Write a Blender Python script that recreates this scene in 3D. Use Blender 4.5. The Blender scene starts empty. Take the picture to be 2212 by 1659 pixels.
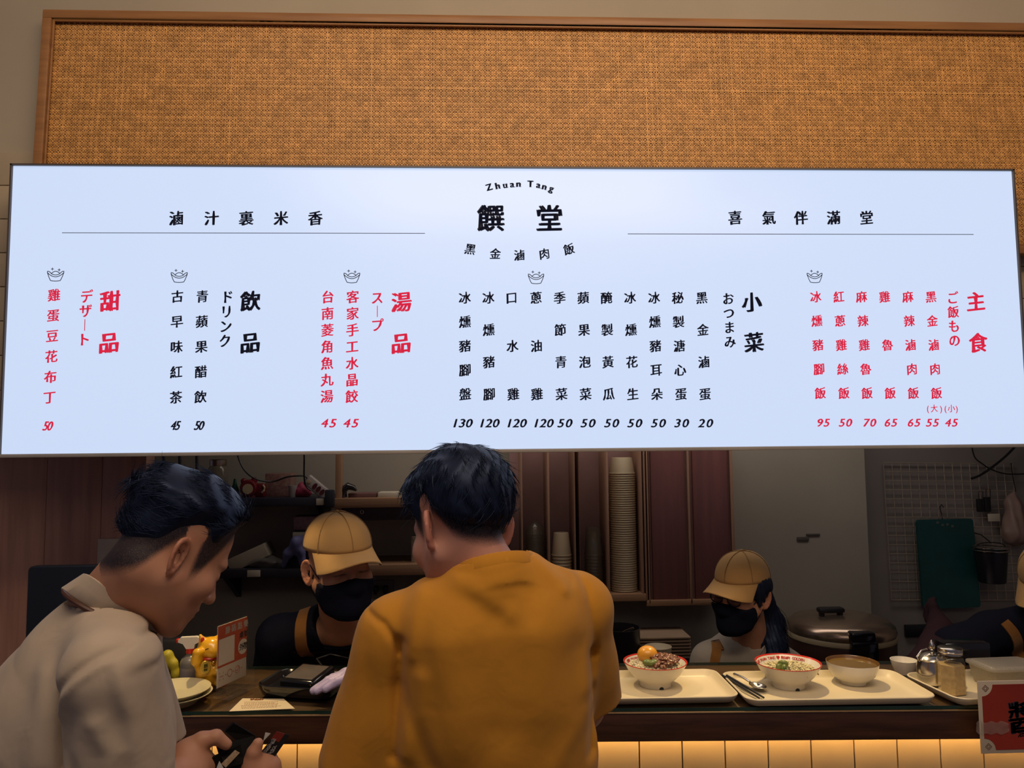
import bpy, bmesh, math, random
import numpy as np
from mathutils import Vector, Matrix, Euler
random.seed(7)
SC = bpy.context.scene
COL = SC.collection
R = math.radians

# ------------------------------------------------------------------ camera
EYE = Vector((0, 0, 1.75))
FOC = 1663.0                      # focal length in pixels of the 2212 px wide frame
cam = bpy.data.cameras.new('camera')
cam.sensor_width = 36.0
cam.lens = FOC / 2212 * 36.0
cam.clip_start = 0.05
cam_ob = bpy.data.objects.new('camera', cam)
COL.objects.link(cam_ob)
CM = Matrix.Rotation(R(-2.459), 3, 'Z') @ Matrix.Rotation(R(94.447), 3, 'X') @ Matrix.Rotation(R(-0.57), 3, 'Z')
cam_ob.matrix_world = Matrix.Translation(EYE) @ CM.to_4x4()
SC.camera = cam_ob


def ray(px, py):
    return CM @ Vector(((px - 1106) / FOC, -(py - 829.5) / FOC, -1.0))


def at(px, py, Y):
    """world point at depth Y that the photograph shows at (px, py)"""
    d = ray(px, py)
    return EYE + d * (Y / d.y)


def onz(px, py, z):
    d = ray(px, py)
    return EYE + d * ((z - EYE.z) / d.z)


# ------------------------------------------------------------------ world, lights, exposure
SC.view_settings.view_transform = 'Standard'
SC.view_settings.look = 'None'
SC.view_settings.gamma = 1.0
SC.view_settings.exposure = 0.0
SC.view_settings.use_curve_mapping = False
w = bpy.data.worlds.new('hall')
SC.world = w
w.use_nodes = True
w.node_tree.nodes['Background'].inputs[0].default_value = (0.58, 0.52, 0.70, 1)
w.node_tree.nodes['Background'].inputs[1].default_value = 0.125
SC.cycles.max_bounces = 8
SC.cycles.diffuse_bounces = 3
SC.cycles.glossy_bounces = 3
SC.cycles.transmission_bounces = 6
SC.cycles.transparent_max_bounces = 12
SC.cycles.caustics_reflective = False
SC.cycles.caustics_refractive = False
SC.cycles.sample_clamp_indirect = 4.0
SC.cycles.use_denoising = True


def area(name, loc, target, sx, sy, power, color):
    l = bpy.data.lights.new(name, 'AREA')
    l.shape = 'RECTANGLE'
    l.size = sx
    l.size_y = sy
    l.energy = power
    l.color = color
    o = bpy.data.objects.new(name, l)
    COL.objects.link(o)
    o.location = loc
    d = Vector(target) - Vector(loc)
    o.rotation_euler = d.to_track_quat('-Z', 'Y').to_euler()
    return o


def spot(name, loc, target, power, color, angle=90, blend=0.6, radius=0.02):
    l = bpy.data.lights.new(name, 'SPOT')
    l.energy = power
    l.color = color
    l.spot_size = R(angle)
    l.spot_blend = blend
    l.shadow_soft_size = radius
    o = bpy.data.objects.new(name, l)
    COL.objects.link(o)
    o.location = loc
    d = Vector(target) - Vector(loc)
    o.rotation_euler = d.to_track_quat('-Z', 'Y').to_euler()
    return o


WARM = (1.0, 0.80, 0.56)
# food-hall ceiling lamps above and behind the photographer
area('hall_ceiling_light', (0.1, 0.35, 3.75), (0.1, 1.0, 0), 2.6, 0.9, 36, (1.0, 0.80, 0.60))
area('hall_ceiling_light_rear', (0.2, -2.2, 3.6), (0, 2, 1.6), 3.0, 1.0, 9, (1.0, 0.78, 0.58))
area('rattan_fill_light', (0.6, 0.55, 3.25), (0.6, 2.1, 2.6), 2.6, 0.15, 9, (1.0, 0.68, 0.40))  # unseen fill lamp added to brighten the rattan panel
# downlights in the kitchen soffit, behind the menu sign
spot('counter_downlight', (0.76, 2.175, 1.95), (0.80, 1.86, 1.12), 21, (1.0, 0.71, 0.33), 68, 0.5, 0.016)
spot('counter_downlight', (0.06, 2.175, 1.95), (0.12, 1.86, 1.12), 11, (1.0, 0.71, 0.33), 66, 0.5, 0.016)
spot('counter_downlight', (-0.66, 2.175, 1.95), (-0.60, 1.92, 1.12), 16, (1.0, 0.71, 0.33), 56, 0.5, 0.016)
# the kitchen itself is dim
area('kitchen_ceiling_light', (0.6, 2.75, 2.22), (0.6, 2.9, 0), 2.4, 0.3, 6.0, (1.0, 0.87, 0.78))


# ------------------------------------------------------------------ materials
MATS = {}


def lin(r, g, b):
    f = lambda c: (c / 255 / 12.92) if c / 255 <= 0.04045 else ((c / 255 + 0.055) / 1.055) ** 2.4
    return (f(r), f(g), f(b))


def mat(name, color, rough=0.5, metal=0.0, var=0.12, scale=8.0, bump=0.0, bscale=60.0, stretch=(1, 1, 1),
        coat=0.0, spec=0.5, emit=None, estr=1.0, trans=0.0, ior=1.45, alpha=1.0, color2=None, sheen=0.0):
    if name in MATS:
        return MATS[name]
    m = bpy.data.materials.new(name)
    m.use_nodes = True
    nt = m.node_tree
    b = nt.nodes['Principled BSDF']
    tc = nt.nodes.new('ShaderNodeTexCoord')
    mp = nt.nodes.new('ShaderNodeMapping')
    mp.inputs['Scale'].default_value = stretch
    nt.links.new(tc.outputs['Object'], mp.inputs['Vector'])
    nz = nt.nodes.new('ShaderNodeTexNoise')
    nz.inputs['Scale'].default_value = scale
    nz.inputs['Detail'].default_value = 4
    nt.links.new(mp.outputs[0], nz.inputs['Vector'])
    mx = nt.nodes.new('ShaderNodeMix')
    mx.data_type = 'RGBA'
    c = Vector(color)
    c2 = Vector(color2) if color2 else c * (1 - var)
    c1 = c if color2 else c * (1 + var)
    mx.inputs[6].default_value = (*c1, 1)
    mx.inputs[7].default_value = (*c2, 1)
    rp = nt.nodes.new('ShaderNodeMapRange')
    rp.inputs[1].default_value = 0.3
    rp.inputs[2].default_value = 0.7
    nt.links.new(nz.outputs[0], rp.inputs[0])
    nt.links.new(rp.outputs[0], mx.inputs[0])
    nt.links.new(mx.outputs[2], b.inputs['Base Color'])
    b.inputs['Roughness'].default_value = rough
    b.inputs['Metallic'].default_value = metal
    b.inputs['Specular IOR Level'].default_value = spec
    b.inputs['Coat Weight'].default_value = coat
    b.inputs['Coat Roughness'].default_value = 0.08
    b.inputs['Transmission Weight'].default_value = trans
    b.inputs['IOR'].default_value = ior
    b.inputs['Alpha'].default_value = alpha
    b.inputs['Sheen Weight'].default_value = sheen
    if emit:
        b.inputs['Emission Color'].default_value = (*emit, 1)
        b.inputs['Emission Strength'].default_value = estr
    if bump:
        bz = nt.nodes.new('ShaderNodeTexNoise')
        bz.inputs['Scale'].default_value = bscale
        bz.inputs['Detail'].default_value = 3
        nt.links.new(mp.outputs[0], bz.inputs['Vector'])
        bp = nt.nodes.new('ShaderNodeBump')
        bp.inputs['Strength'].default_value = bump
        bp.inputs['Distance'].default_value = 0.004
        nt.links.new(bz.outputs[0], bp.inputs['Height'])
        nt.links.new(bp.outputs[0], b.inputs['Normal'])
    MATS[name] = m
    return m


def clear_mat(name, tint=(1, 1, 1), opacity=0.1, body=(0.9, 0.9, 0.9), rough=0.05):
    """thin clear plastic or glass: mostly lets light through, with a glossy skin"""
    if name in MATS:
        return MATS[name]
    m = bpy.data.materials.new(name)
    m.use_nodes = True
    nt = m.node_tree
    for n in list(nt.nodes):
        nt.nodes.remove(n)
    out = nt.nodes.new('ShaderNodeOutputMaterial')
    tr = nt.nodes.new('ShaderNodeBsdfTransparent')
    tr.inputs[0].default_value = (*tint, 1)
    df = nt.nodes.new('ShaderNodeBsdfDiffuse')
    df.inputs[0].default_value = (*body, 1)
    gl = nt.nodes.new('ShaderNodeBsdfGlossy')
    gl.inputs['Roughness'].default_value = rough
    nz = nt.nodes.new('ShaderNodeTexNoise')
    nz.inputs['Scale'].default_value = 25
    rp = nt.nodes.new('ShaderNodeMapRange')
    rp.inputs[3].default_value = opacity * 0.8
    rp.inputs[4].default_value = opacity * 1.2
    nt.links.new(nz.outputs[0], rp.inputs[0])
    m1 = nt.nodes.new('ShaderNodeMixShader')
    nt.links.new(rp.outputs[0], m1.inputs[0])
    nt.links.new(tr.outputs[0], m1.inputs[1])
    nt.links.new(df.outputs[0], m1.inputs[2])
    fr = nt.nodes.new('ShaderNodeFresnel')
    fr.inputs[0].default_value = 1.45
    m2 = nt.nodes.new('ShaderNodeMixShader')
    ge = nt.nodes.new('ShaderNodeNewGeometry')
    iv = nt.nodes.new('ShaderNodeMath')
    iv.operation = 'SUBTRACT'
    iv.inputs[0].default_value = 1.0
    nt.links.new(ge.outputs['Backfacing'], iv.inputs[1])
    fm = nt.nodes.new('ShaderNodeMath')
    fm.operation = 'MULTIPLY'
    nt.links.new(fr.outputs[0], fm.inputs[0])
    nt.links.new(iv.outputs[0], fm.inputs[1])
    nt.links.new(fm.outputs[0], m2.inputs[0])
    nt.links.new(m1.outputs[0], m2.inputs[1])
    nt.links.new(gl.outputs[0], m2.inputs[2])
    nt.links.new(m2.outputs[0], out.inputs[0])
    MATS[name] = m
    return m


def wood(name, c1, c2, rough=0.45, axis='X', scale=6.0, coat=0.0):
    st = {'X': (0.6, 9, 9), 'Z': (9, 9, 0.6), 'Y': (9, 0.6, 9)}[axis]
    return mat(name, c1, rough=rough, color2=c2, scale=scale, stretch=st, bump=0.12, bscale=scale * 3, coat=coat)


# ------------------------------------------------------------------ mesh helpers
class MB:
    """collects shapes into one mesh"""

    def __init__(self):
        self.v = []
        self.f = []
        self.m = []
        self.s = []

    def add(self, vs, fs, mi=0, smooth=False):
        b = len(self.v)
        self.v.extend([tuple(x) for x in vs])
        for f in fs:
            self.f.append(tuple(i + b for i in f))
            self.m.append(mi)
            self.s.append(smooth)
        return self

    def box(self, c, s, rot=None, mi=0):
        hx, hy, hz = s[0] / 2, s[1] / 2, s[2] / 2
        vs = [Vector((x, y, z)) for x in (-hx, hx) for y in (-hy, hy) for z in (-hz, hz)]
        if rot is not None:
            vs = [rot @ v for v in vs]
        vs = [v + Vector(c) for v in vs]
        return self.add(vs, [(0, 1, 3, 2), (4, 6, 7, 5), (0, 4, 5, 1), (2, 3, 7, 6), (0, 2, 6, 4), (1, 5, 7, 3)], mi)

    def rbox(self, c, s, r=0.004, rot=None, mi=0, seg=2):
        bm = bmesh.new()
        bmesh.ops.create_cube(bm, size=1)
        bmesh.ops.scale(bm, vec=s, verts=bm.verts)
        bmesh.ops.bevel(bm, geom=list(bm.edges), offset=min(r, min(s) * 0.49), segments=seg, affect='EDGES', profile=0.5)
        bm.verts.index_update()
        M = rot if rot is not None else Matrix.Identity(3)
        vs = [M @ v.co + Vector(c) for v in bm.verts]
        fs = [[v.index for v in f.verts] for f in bm.faces]
        bm.free()
        return self.add(vs, fs, mi, True)

    def lathe(self, prof, c=(0, 0, 0), seg=40, rot=None, mi=0, sx=1.0, sy=1.0, mis=None):
        """prof: list of (radius, z); capped where the radius is 0"""
        vs, fs, ms = [], [], []
        n = len(prof)
        for r, z in prof:
            for k in range(seg):
                a = 2 * math.pi * k / seg
                vs.append(Vector((r * math.cos(a) * sx, r * math.sin(a) * sy, z)))
        for i in range(n - 1):
            for k in range(seg):
                k2 = (k + 1) % seg
                fs.append((i * seg + k, i * seg + k2, (i + 1) * seg + k2, (i + 1) * seg + k))
                ms.append(mis[i] if mis else mi)
        if rot is not None:
            vs = [rot @ v for v in vs]
        vs = [v + Vector(c) for v in vs]
        b = len(self.v)
        self.v.extend([tuple(x) for x in vs])
        for f, q in zip(fs, ms):
            self.f.append(tuple(i + b for i in f))
            self.m.append(q)
            self.s.append(True)
        return self

    def tube(self, pts, r, seg=8, mi=0, closed=False, radii=None):
        pts = [Vector(p) for p in pts]
        n = len(pts)
        vs, fs = [], []
        up = Vector((0.13, 0.31, 0.94))
        for i, p in enumerate(pts):
            a = pts[(i - 1) % n] if (closed or i > 0) else pts[i]
            b = pts[(i + 1) % n] if (closed or i < n - 1) else pts[i]
            t = (b - a)
            if t.length < 1e-9:
                t = Vector((0, 0, 1))
            t.normalize()
            u = t.cross(up)
            if u.length < 0.05:
                u = t.cross(Vector((1, 0, 0)))
            u.normalize()
            v = t.cross(u)
            rr = radii[i] if radii else r
            for k in range(seg):
                an = 2 * math.pi * k / seg
                vs.append(p + u * (rr * math.cos(an)) + v * (rr * math.sin(an)))
        m = n if closed else n - 1
        for i in range(m):
            j = (i + 1) % n
            for k in range(seg):
                k2 = (k + 1) % seg
                fs.append((i * seg + k, j * seg + k, j * seg + k2, i * seg + k2))
        if not closed:
            fs.append(tuple(range(seg)))
            fs.append(tuple(range((n - 1) * seg, n * seg))[::-1])
        return self.add(vs, fs, mi, True)

    def prism(self, outline, y0, y1, mi=0, mat3=None, org=(0, 0, 0), smooth=False):
        """outline in (x, z), thickness from y0 to y1"""
        n = len(outline)
        vs = [Vector((x, y0, z)) for x, z in outline] + [Vector((x, y1, z)) for x, z in outline]
        if mat3 is not None:
            vs = [mat3 @ v for v in vs]
        vs = [v + Vector(org) for v in vs]
        fs = [tuple(range(n)), tuple(range(n, 2 * n))[::-1]]
        b = self.add(vs, fs, mi, False)
        k0 = len(self.v) - 2 * n
        for i in range(n):
            j = (i + 1) % n
            self.f.append((k0 + i, k0 + n + i, k0 + n + j, k0 + j))
            self.m.append(mi)
            self.s.append(smooth)
        return self

    def ball(self, c, r, seg=20, rings=12, mi=0, rot=None):
        if not hasattr(r, '__len__'):
            r = (r, r, r)
        vs, fs = [], []
        for i in range(rings + 1):
            th = math.pi * i / rings
            for k in range(seg):
                a = 2 * math.pi * k / seg
                v = Vector((r[0] * math.sin(th) * math.cos(a), r[1] * math.sin(th) * math.sin(a), r[2] * math.cos(th)))
                vs.append((rot @ v if rot is not None else v) + Vector(c))
        for i in range(rings):
            for k in range(seg):
                k2 = (k + 1) % seg
                fs.append((i * seg + k, (i + 1) * seg + k, (i + 1) * seg + k2, i * seg + k2))
        return self.add(vs, fs, mi, True)

    def build(self, name, mats, parent=None, loc=None):
        me = bpy.data.meshes.new(name)
        loc = Vector(loc) if loc is not None else Vector((0, 0, 0))
        me.from_pydata([tuple(Vector(v) - loc) for v in self.v], [], self.f)
        if not isinstance(mats, (list, tuple)):
            mats = [mats]
        for m in mats:
            me.materials.append(m)
        me.polygons.foreach_set('material_index', self.m)
        me.polygons.foreach_set('use_smooth', self.s)
        me.validate()
        bm = bmesh.new()
        bm.from_mesh(me)
        bmesh.ops.remove_doubles(bm, verts=bm.verts, dist=1e-6)
        bmesh.ops.recalc_face_normals(bm, faces=bm.faces)
        bm.to_mesh(me)
        bm.free()
        me.update()
        try:
            me.set_sharp_from_angle(angle=R(42))
        except Exception:
            pass
        o = bpy.data.objects.new(name, me)
        COL.objects.link(o)
        o.location = loc
        if parent is not None:
            o.parent = parent
            o.matrix_parent_inverse = parent.matrix_world.inverted() if parent.type != 'EMPTY' else Matrix.Translation(-parent.location)
        return o


def thing(name, label, cat, loc, group=None):
    o = bpy.data.objects.new(name, None)
    COL.objects.link(o)
    o.location = loc
    o.empty_display_size = 0.05
    tag(o, label, cat, group)
    return o


def tag(o, label, cat, group=None, kind=None):
    o['label'] = label
    o['category'] = cat
    if group:
        o['group'] = group
    if kind:
        o['kind'] = kind
    return o


def struct(name, mb, m):
    o = mb.build(name, m)
    o['kind'] = 'structure'
    return o


def dup(root, offset, label=None):
    """a copy of a thing with copies of its parts"""
    c = root.copy()
    COL.objects.link(c)
    c.location = root.location + Vector(offset)
    if label:
        c['label'] = label
    for ch in list(root.children):
        k = ch.copy()
        COL.objects.link(k)
        k.parent = c
        k.matrix_parent_inverse = ch.matrix_parent_inverse.copy()
    return c


# ------------------------------------------------------------------ lettering
GL = {}


def glyph(ch, off=0.0):
    key = (ch, off)
    if key in GL:
        return GL[key]
    c = bpy.data.curves.new('glyph', 'FONT')
    c.body = ch
    c.size = 1
    c.resolution_u = 3
    c.align_x = 'CENTER'
    c.offset = off
    o = bpy.data.objects.new('glyph', c)
    COL.objects.link(o)
    bpy.context.view_layer.update()
    m = bpy.data.meshes.new_from_object(o.evaluated_get(bpy.context.evaluated_depsgraph_get()))
    v = np.array([(p.co.x, p.co.y) for p in m.vertices]).reshape(-1, 2)
    f = [tuple(p.vertices) for p in m.polygons]
    bpy.data.objects.remove(o)
    bpy.data.curves.remove(c)
    bpy.data.meshes.remove(m)
    GL[key] = (v, f)
    return GL[key]


BOLD4 = ((-1, 0.3), (1, -0.3), (0.5, 0.8), (-0.5, -0.8))


def put_glyph(mb, ch, fn, em, cx=0.0, cy=0.0, rot=0.0, slope=0.09, bold=0.018, wide=0.95, italic=0.0, mi=0, off=0.0, mid=0.385):
    """one character centred at (cx, cy) in the 2D frame that fn(u, v) maps to world"""
    v, f = glyph(ch, off)
    if len(v) == 0:
        return
    x = v[:, 0] * wide + italic * (v[:, 1] - mid)
    y = v[:, 1] - mid + slope * v[:, 0]
    for bx, by in (BOLD4 if bold else ((0, 0),)):
        dx, dy = bx * bold, by * bold * 0.5
        # strokes swell and thin a little along their length, as brush strokes do
        u = (x + dx * (1 + 0.5 * np.sin(9 * y + 5 * x))) * em
        w_ = (y + dy) * em
        c, s = math.cos(rot), math.sin(rot)
        uu = cx + u * c - w_ * s
        vv = cy + u * s + w_ * c
        mb.add([fn(a, b) for a, b in zip(uu, vv)], f, mi)
# ================================================================== setting
m_wall = mat('beige_plaster', (0.44, 0.37, 0.27), rough=0.8, var=0.06, scale=3, bump=0.05, bscale=40)
m_tilebeige = mat('beige_glazed_tile', (0.45, 0.36, 0.24), rough=0.35, var=0.08, scale=5)
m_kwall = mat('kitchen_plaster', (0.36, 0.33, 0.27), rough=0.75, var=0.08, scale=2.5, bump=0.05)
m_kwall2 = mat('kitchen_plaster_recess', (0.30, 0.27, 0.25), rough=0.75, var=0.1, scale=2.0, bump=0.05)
m_darkpan = wood('walnut_panel', (0.40, 0.205, 0.145), (0.26, 0.13, 0.095), rough=0.5, axis='Z', scale=5)
m_ceil = mat('ceiling_paint', (0.3, 0.29, 0.28), rough=0.9)
m_floor = mat('grey_floor_tile', (0.18, 0.16, 0.14), rough=0.4, var=0.15)

struct('floor', MB().box((0, 1.6, -0.05), (6, 6.4, 0.1)), m_floor)
# bulkhead over the counter, its lower edge hidden by the menu sign
struct('wall_front', MB().box((0.2, 2.21, 2.79), (5.2, 0.12, 1.08)), m_wall)
# beige tiles beside the sign
mb = MB()
z0 = at(40, 331, 2.14).z
for i in range(8):
    zt = z0 - i * 0.0945
    mb.rbox((-1.62, 2.143, zt - 0.0465), (1.0, 0.02, 0.0925), 0.0015)
struct('wall_left', mb, m_tilebeige)
mb = MB()
for i in range(5):
    zt = at(2206, 508, 2.14).z - i * 0.0945
    mb.rbox((1.92, 2.143, zt - 0.0465), (0.9, 0.02, 0.0925), 0.0015)
struct('wall_right', mb, m_tilebeige)
# dark wood panelling left of the opening
xl = at(316, 1000, 2.35).x
mb = MB()
x = -2.4
while x < xl - 0.01:
    x2 = min(x + 0.16, xl)
    mb.rbox(((x + x2) / 2, 2.38, 1.145), (x2 - x - 0.001, 0.06, 2.29), 0.001)
    x = x2
struct('wall_left_panelling', mb, m_darkpan)
struct('wall_back', MB().box(((xl + at(1867, 985, 3.2).x) / 2 - 0.3, 3.26, 1.2), (at(1867, 985, 3.2).x - xl + 0.6, 0.12, 2.5)), m_kwall)
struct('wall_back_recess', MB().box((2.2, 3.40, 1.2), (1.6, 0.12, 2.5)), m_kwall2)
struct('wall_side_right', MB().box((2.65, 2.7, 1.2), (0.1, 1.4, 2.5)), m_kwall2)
struct('ceiling_kitchen', MB().box((0.3, 2.85, 2.29), (4.6, 1.25, 0.08)), m_ceil)

# ================================================================== rattan panel above the sign
RT = Matrix.Rotation(R(-2.5), 3, 'X')
r_org = Vector((0, 2.085, 2.27))
rx0, rx1 = at(72, 350, 2.085).x, 1.95
rh = 0.695
m_frame = wood('oak_frame', (0.40, 0.19, 0.065), (0.29, 0.13, 0.045), rough=0.4, axis='X', scale=8)
m_cane = mat('cane_strand', (0.80, 0.42, 0.125), rough=0.45, var=0.25, scale=40)
m_cane_d = mat('cane_back', (0.40, 0.18, 0.072), rough=0.7, var=0.2, scale=30)
rat = thing('rattan_panel', 'wide woven rattan cane panel in a brown wooden frame above the menu sign', 'wall panel', r_org)


def RP(x, y, z):
    return r_org + RT @ Vector((x, y, z))


mb = MB()
fw, fd = 0.024, 0.03
mb.rbox(RP((rx0 + rx1) / 2, 0, rh - fw / 2), (rx1 - rx0, fd, fw), 0.002, RT)
mb.rbox(RP((rx0 + rx1) / 2, 0, fw / 2), (rx1 - rx0, fd, fw), 0.002, RT)
mb.rbox(RP(rx0 + fw / 2, 0, rh / 2), (fw, fd, rh - 2 * fw), 0.002, RT)
mb.rbox(RP(rx1 - fw / 2, 0, rh / 2), (fw, fd, rh - 2 * fw), 0.002, RT)
# inner bead of the frame
b_ = fw + 0.004
for zz in (rh - b_, b_):
    mb.rbox(RP((rx0 + rx1) / 2, -0.006, zz), (rx1 - rx0 - 2 * fw, 0.006, 0.006), 0.002, RT)
for xx in (rx0 + b_, rx1 - b_):
    mb.rbox(RP(xx, -0.006, rh / 2), (0.006, 0.006, rh - 2 * fw), 0.002, RT)
mb.build('frame', m_frame, rat)
mb = MB()
mb.box(RP((rx0 + rx1) / 2, 0.0115, rh / 2), (rx1 - rx0 - 2 * fw + 0.004, 0.006, rh - 2 * fw + 0.004), RT)
mb.build('backing_board', m_cane_d, rat)
mb = MB()
PIT = 0.0156
ax0, ax1, az0, az1 = rx0 + fw, rx1 - fw, fw, rh - fw
TH = 0.0009


def strip(a, b, w_, y):
    """a flat strand from a to b (x, z), width w_, at depth y"""
    ax, az = a
    bx, bz = b
    L = math.hypot(bx - ax, bz - az)
    nx, nz = -(bz - az) / L * w_ / 2, (bx - ax) / L * w_ / 2
    q = [(ax + nx, az + nz), (bx + nx, bz + nz), (bx - nx, bz - nz), (ax - nx, az - nz)]
    vs = [RP(x_, y, z_) for x_, z_ in q] + [RP(x_, y - TH, z_) for x_, z_ in q]
    mb.add(vs, [(4, 5, 6, 7), (0, 1, 5, 4), (2, 3, 7, 6), (1, 2, 6, 5), (3, 0, 4, 7)])


nx = int((ax1 - ax0) / PIT)
nz = int((az1 - az0) / PIT)
for i in range(nx + 1):
    for o in (-0.0016, 0.0016):
        xx = ax0 + (i + 0.5) * PIT + o + random.uniform(-1, 1) * 0.0003
        strip((xx, az0), (xx + random.uniform(-1, 1) * 0.0006, az1), 0.0017 * random.uniform(0.8, 1.15), 0.0055)
for j in range(nz + 1):
    for o in (-0.0016, 0.0016):
        zz = az0 + (j + 0.5) * PIT + o
        strip((ax0, zz), (ax1, zz + random.uniform(-1, 1) * 0.0008), 0.0017 * random.uniform(0.8, 1.15), 0.0045)
# diagonal strands weave over and under
for sgn in (1, -1):
    for k in range(-nz - 2, nx + 3) if sgn == 1 else range(0, nx + nz + 4):
        pts = []
        n2 = nz * 2 + 2
        for j in range(n2 + 1):
            zz = az0 + j * PIT / 2
            xx = ax0 + (k + (0.0 if sgn == 1 else 0.0)) * PIT + sgn * j * PIT / 2
            if ax0 <= xx <= ax1 and zz <= az1:
                lift = 0.0036 + (0.0016 if (j + (k if sgn == 1 else k + 1)) % 2 else -0.0006) + (0.0004 if sgn == 1 else 0)
                pts.append((xx, lift, zz))
        if len(pts) < 2:
            continue
        w_ = 0.0022 * random.uniform(0.8, 1.15)
        vs, fs = [], []
        for (xx, yy, zz) in pts:
            vs.append(RP(xx + w_ * 0.35, yy, zz - sgn * w_ * 0.35))
            vs.append(RP(xx - w_ * 0.35, yy, zz + sgn * w_ * 0.35))
        for q in range(len(pts) - 1):
            fs.append((2 * q, 2 * q + 1, 2 * q + 3, 2 * q + 2))
        mb.add(vs, fs)
mb.build('cane_weave', m_cane, rat)

# ================================================================== lit menu sign
SX0, SX1, SZ0, SZ1 = -1.2085, 1.468, 1.7275, 2.4865
SY = 2.0
sign = thing('menu_sign', 'long backlit white menu light box over the counter with red and black dish names', 'menu sign', ((SX0 + SX1) / 2, SY, SZ0))
m_face = mat('lit_acrylic_face', (0.12, 0.12, 0.12), rough=0.3, var=0.02, emit=(0.585, 0.70, 0.93), estr=0.98)
m_sframe = mat('bronze_sign_frame', (0.11, 0.09, 0.08), rough=0.4, metal=0.3)
m_slip = mat('grey_sign_lip', (0.34, 0.31, 0.28), rough=0.5)
m_ink = mat('black_sign_ink', (0.012, 0.012, 0.018), rough=0.6, emit=(0.006, 0.006, 0.012))
m_red = mat('red_sign_film', (0.35, 0.03, 0.06), rough=0.6, emit=lin(186, 36, 66), estr=0.92)
mb = MB()
mb.rbox(((SX0 + SX1) / 2, SY + 0.037, (SZ0 + SZ1) / 2), (SX1 - SX0, 0.066, SZ1 - SZ0), 0.003)
mb.build('housing', m_sframe, sign)
mb = MB()
t = 0.0042
mb.box(((SX0 + SX1) / 2, SY, SZ1 - t / 2), (SX1 - SX0, 0.012, t))
mb.box((SX0 + t / 2, SY, (SZ0 + SZ1) / 2), (t, 0.012, SZ1 - SZ0))
mb.box((SX1 - t / 2, SY, (SZ0 + SZ1) / 2), (t, 0.012, SZ1 - SZ0))
mb.build('frame', m_sframe, sign)
MB().rbox(((SX0 + SX1) / 2, SY + 0.001, SZ0 + 0.0045), (SX1 - SX0, 0.014, 0.009), 0.002).build('lower_lip', m_slip, sign)
mb = MB()
mb.rbox(((SX0 + SX1) / 2, SY + 0.003, (SZ0 + SZ1) / 2 + 0.0025), (SX1 - SX0 - 2 * t, 0.004, SZ1 - SZ0 - t - 0.0095), 0.0005)
mb.build('lit_face', m_face, sign)
FY = SY + 0.0004
MPX = 2.0 / FOC * 1.003      # metres per photograph pixel on the sign


def sgn_fn(u, v):
    return Vector((u, FY, v))


def column(text, p0, p1, hpx, price=None, red=False, name='dish_lettering'):
    mb = MB()
    n = len(text)
    for i, ch in enumerate(text):
        k = i / max(1, n - 1)
        p = at(p0[0] + (p1[0] - p0[0]) * k, p0[1] + (p1[1] - p0[1]) * k, FY)
        if ch == ' ':
            continue
        if ch == 'ー':
            mb.box((p.x, FY, p.z), (1.6 * MPX, 0.0002, hpx * 0.95 * MPX))
            continue
        kana = ord(ch) < 0x3100
        put_glyph(mb, ch, sgn_fn, hpx / 0.93 * MPX * (1.08 if kana else 1.0), p.x, p.z, bold=0.03 if hpx < 40 else 0.042, slope=0.06 if kana else 0.1,
                  wide=0.9 if kana else 0.95, off=0.0)
    if price:
        s, px, py, hp, sp = price
        for i, ch in enumerate(s):
            p = at(px + (i - (len(s) - 1) / 2) * sp, py, FY)
            put_glyph(mb, ch, sgn_fn, hp / 0.70 * MPX, p.x, p.z, bold=0.03, slope=0.0, wide=1.12 if sp > 11 else 0.78, italic=0.28, off=0.0, mid=0.345)
    mb.build(name, m_red if red else m_ink, sign)


column('雞蛋豆花布丁', (117, 637), (107, 858), 26, ('50', 104, 920, 19, 9.5), True)
column('デザート', (187, 640), (181, 733), 26, None, True, 'section_lettering')
column('甜品', (238, 650), (235, 740), 43, None, True, 'title_lettering')
column('古早味紅茶', (383, 640), (380, 858), 26, ('45', 380, 919, 19, 9.5))
column('青蘋果醋飲', (437, 640), (433, 857), 26, ('50', 431, 919, 19, 9.5))
column('ドリンク', (491, 641), (486, 736), 26, None, False, 'section_lettering')
column('飲品', (541, 650), (540, 740), 43, None, False, 'title_lettering')
column('台南菱角魚丸湯', (708, 641), (706, 856), 27, ('45', 711, 914, 18, 18), True)
column('客家手工水晶餃', (762, 641), (760, 856), 27, ('45', 759, 914, 18, 18), True)
column('スープ', (815, 643), (815, 702), 26, None, True, 'section_lettering')
column('湯品', (867, 652), (866, 741), 43, None, True, 'title_lettering')
for txt, x0, x1, pr, ppx in (('冰燻豬腳盤', 1004, 1005, '130', 999), ('冰燻豬腳', 1055, 1057, '120', 1057), ('口水雞', 1105, 1109, '120', 1116),
                             ('蔥油雞', 1158, 1160, '120', 1174), ('季節青菜', 1209, 1213, '50', 1221), ('蘋果泡菜', 1260, 1265, '50', 1271),
                             ('醃製黃瓜', 1310, 1315, '50', 1322), ('冰燻花生', 1361, 1367, '50', 1372), ('冰燻豬耳朵', 1413, 1419, '50', 1423),
                             ('秘製溏心蛋', 1464, 1471, '30', 1473), ('黑金滷蛋', 1516, 1523, '20', 1525)):
    column(txt, (x0, 643), (x1, 851), 26, (pr, ppx, 914, 18, 17 if len(pr) == 2 else 15))
column('おつまみ', (1573, 645), (1577, 738), 25, None, False, 'section_lettering')
column('小菜', (1624, 652), (1629, 739), 43, None, False, 'title_lettering')
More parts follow.
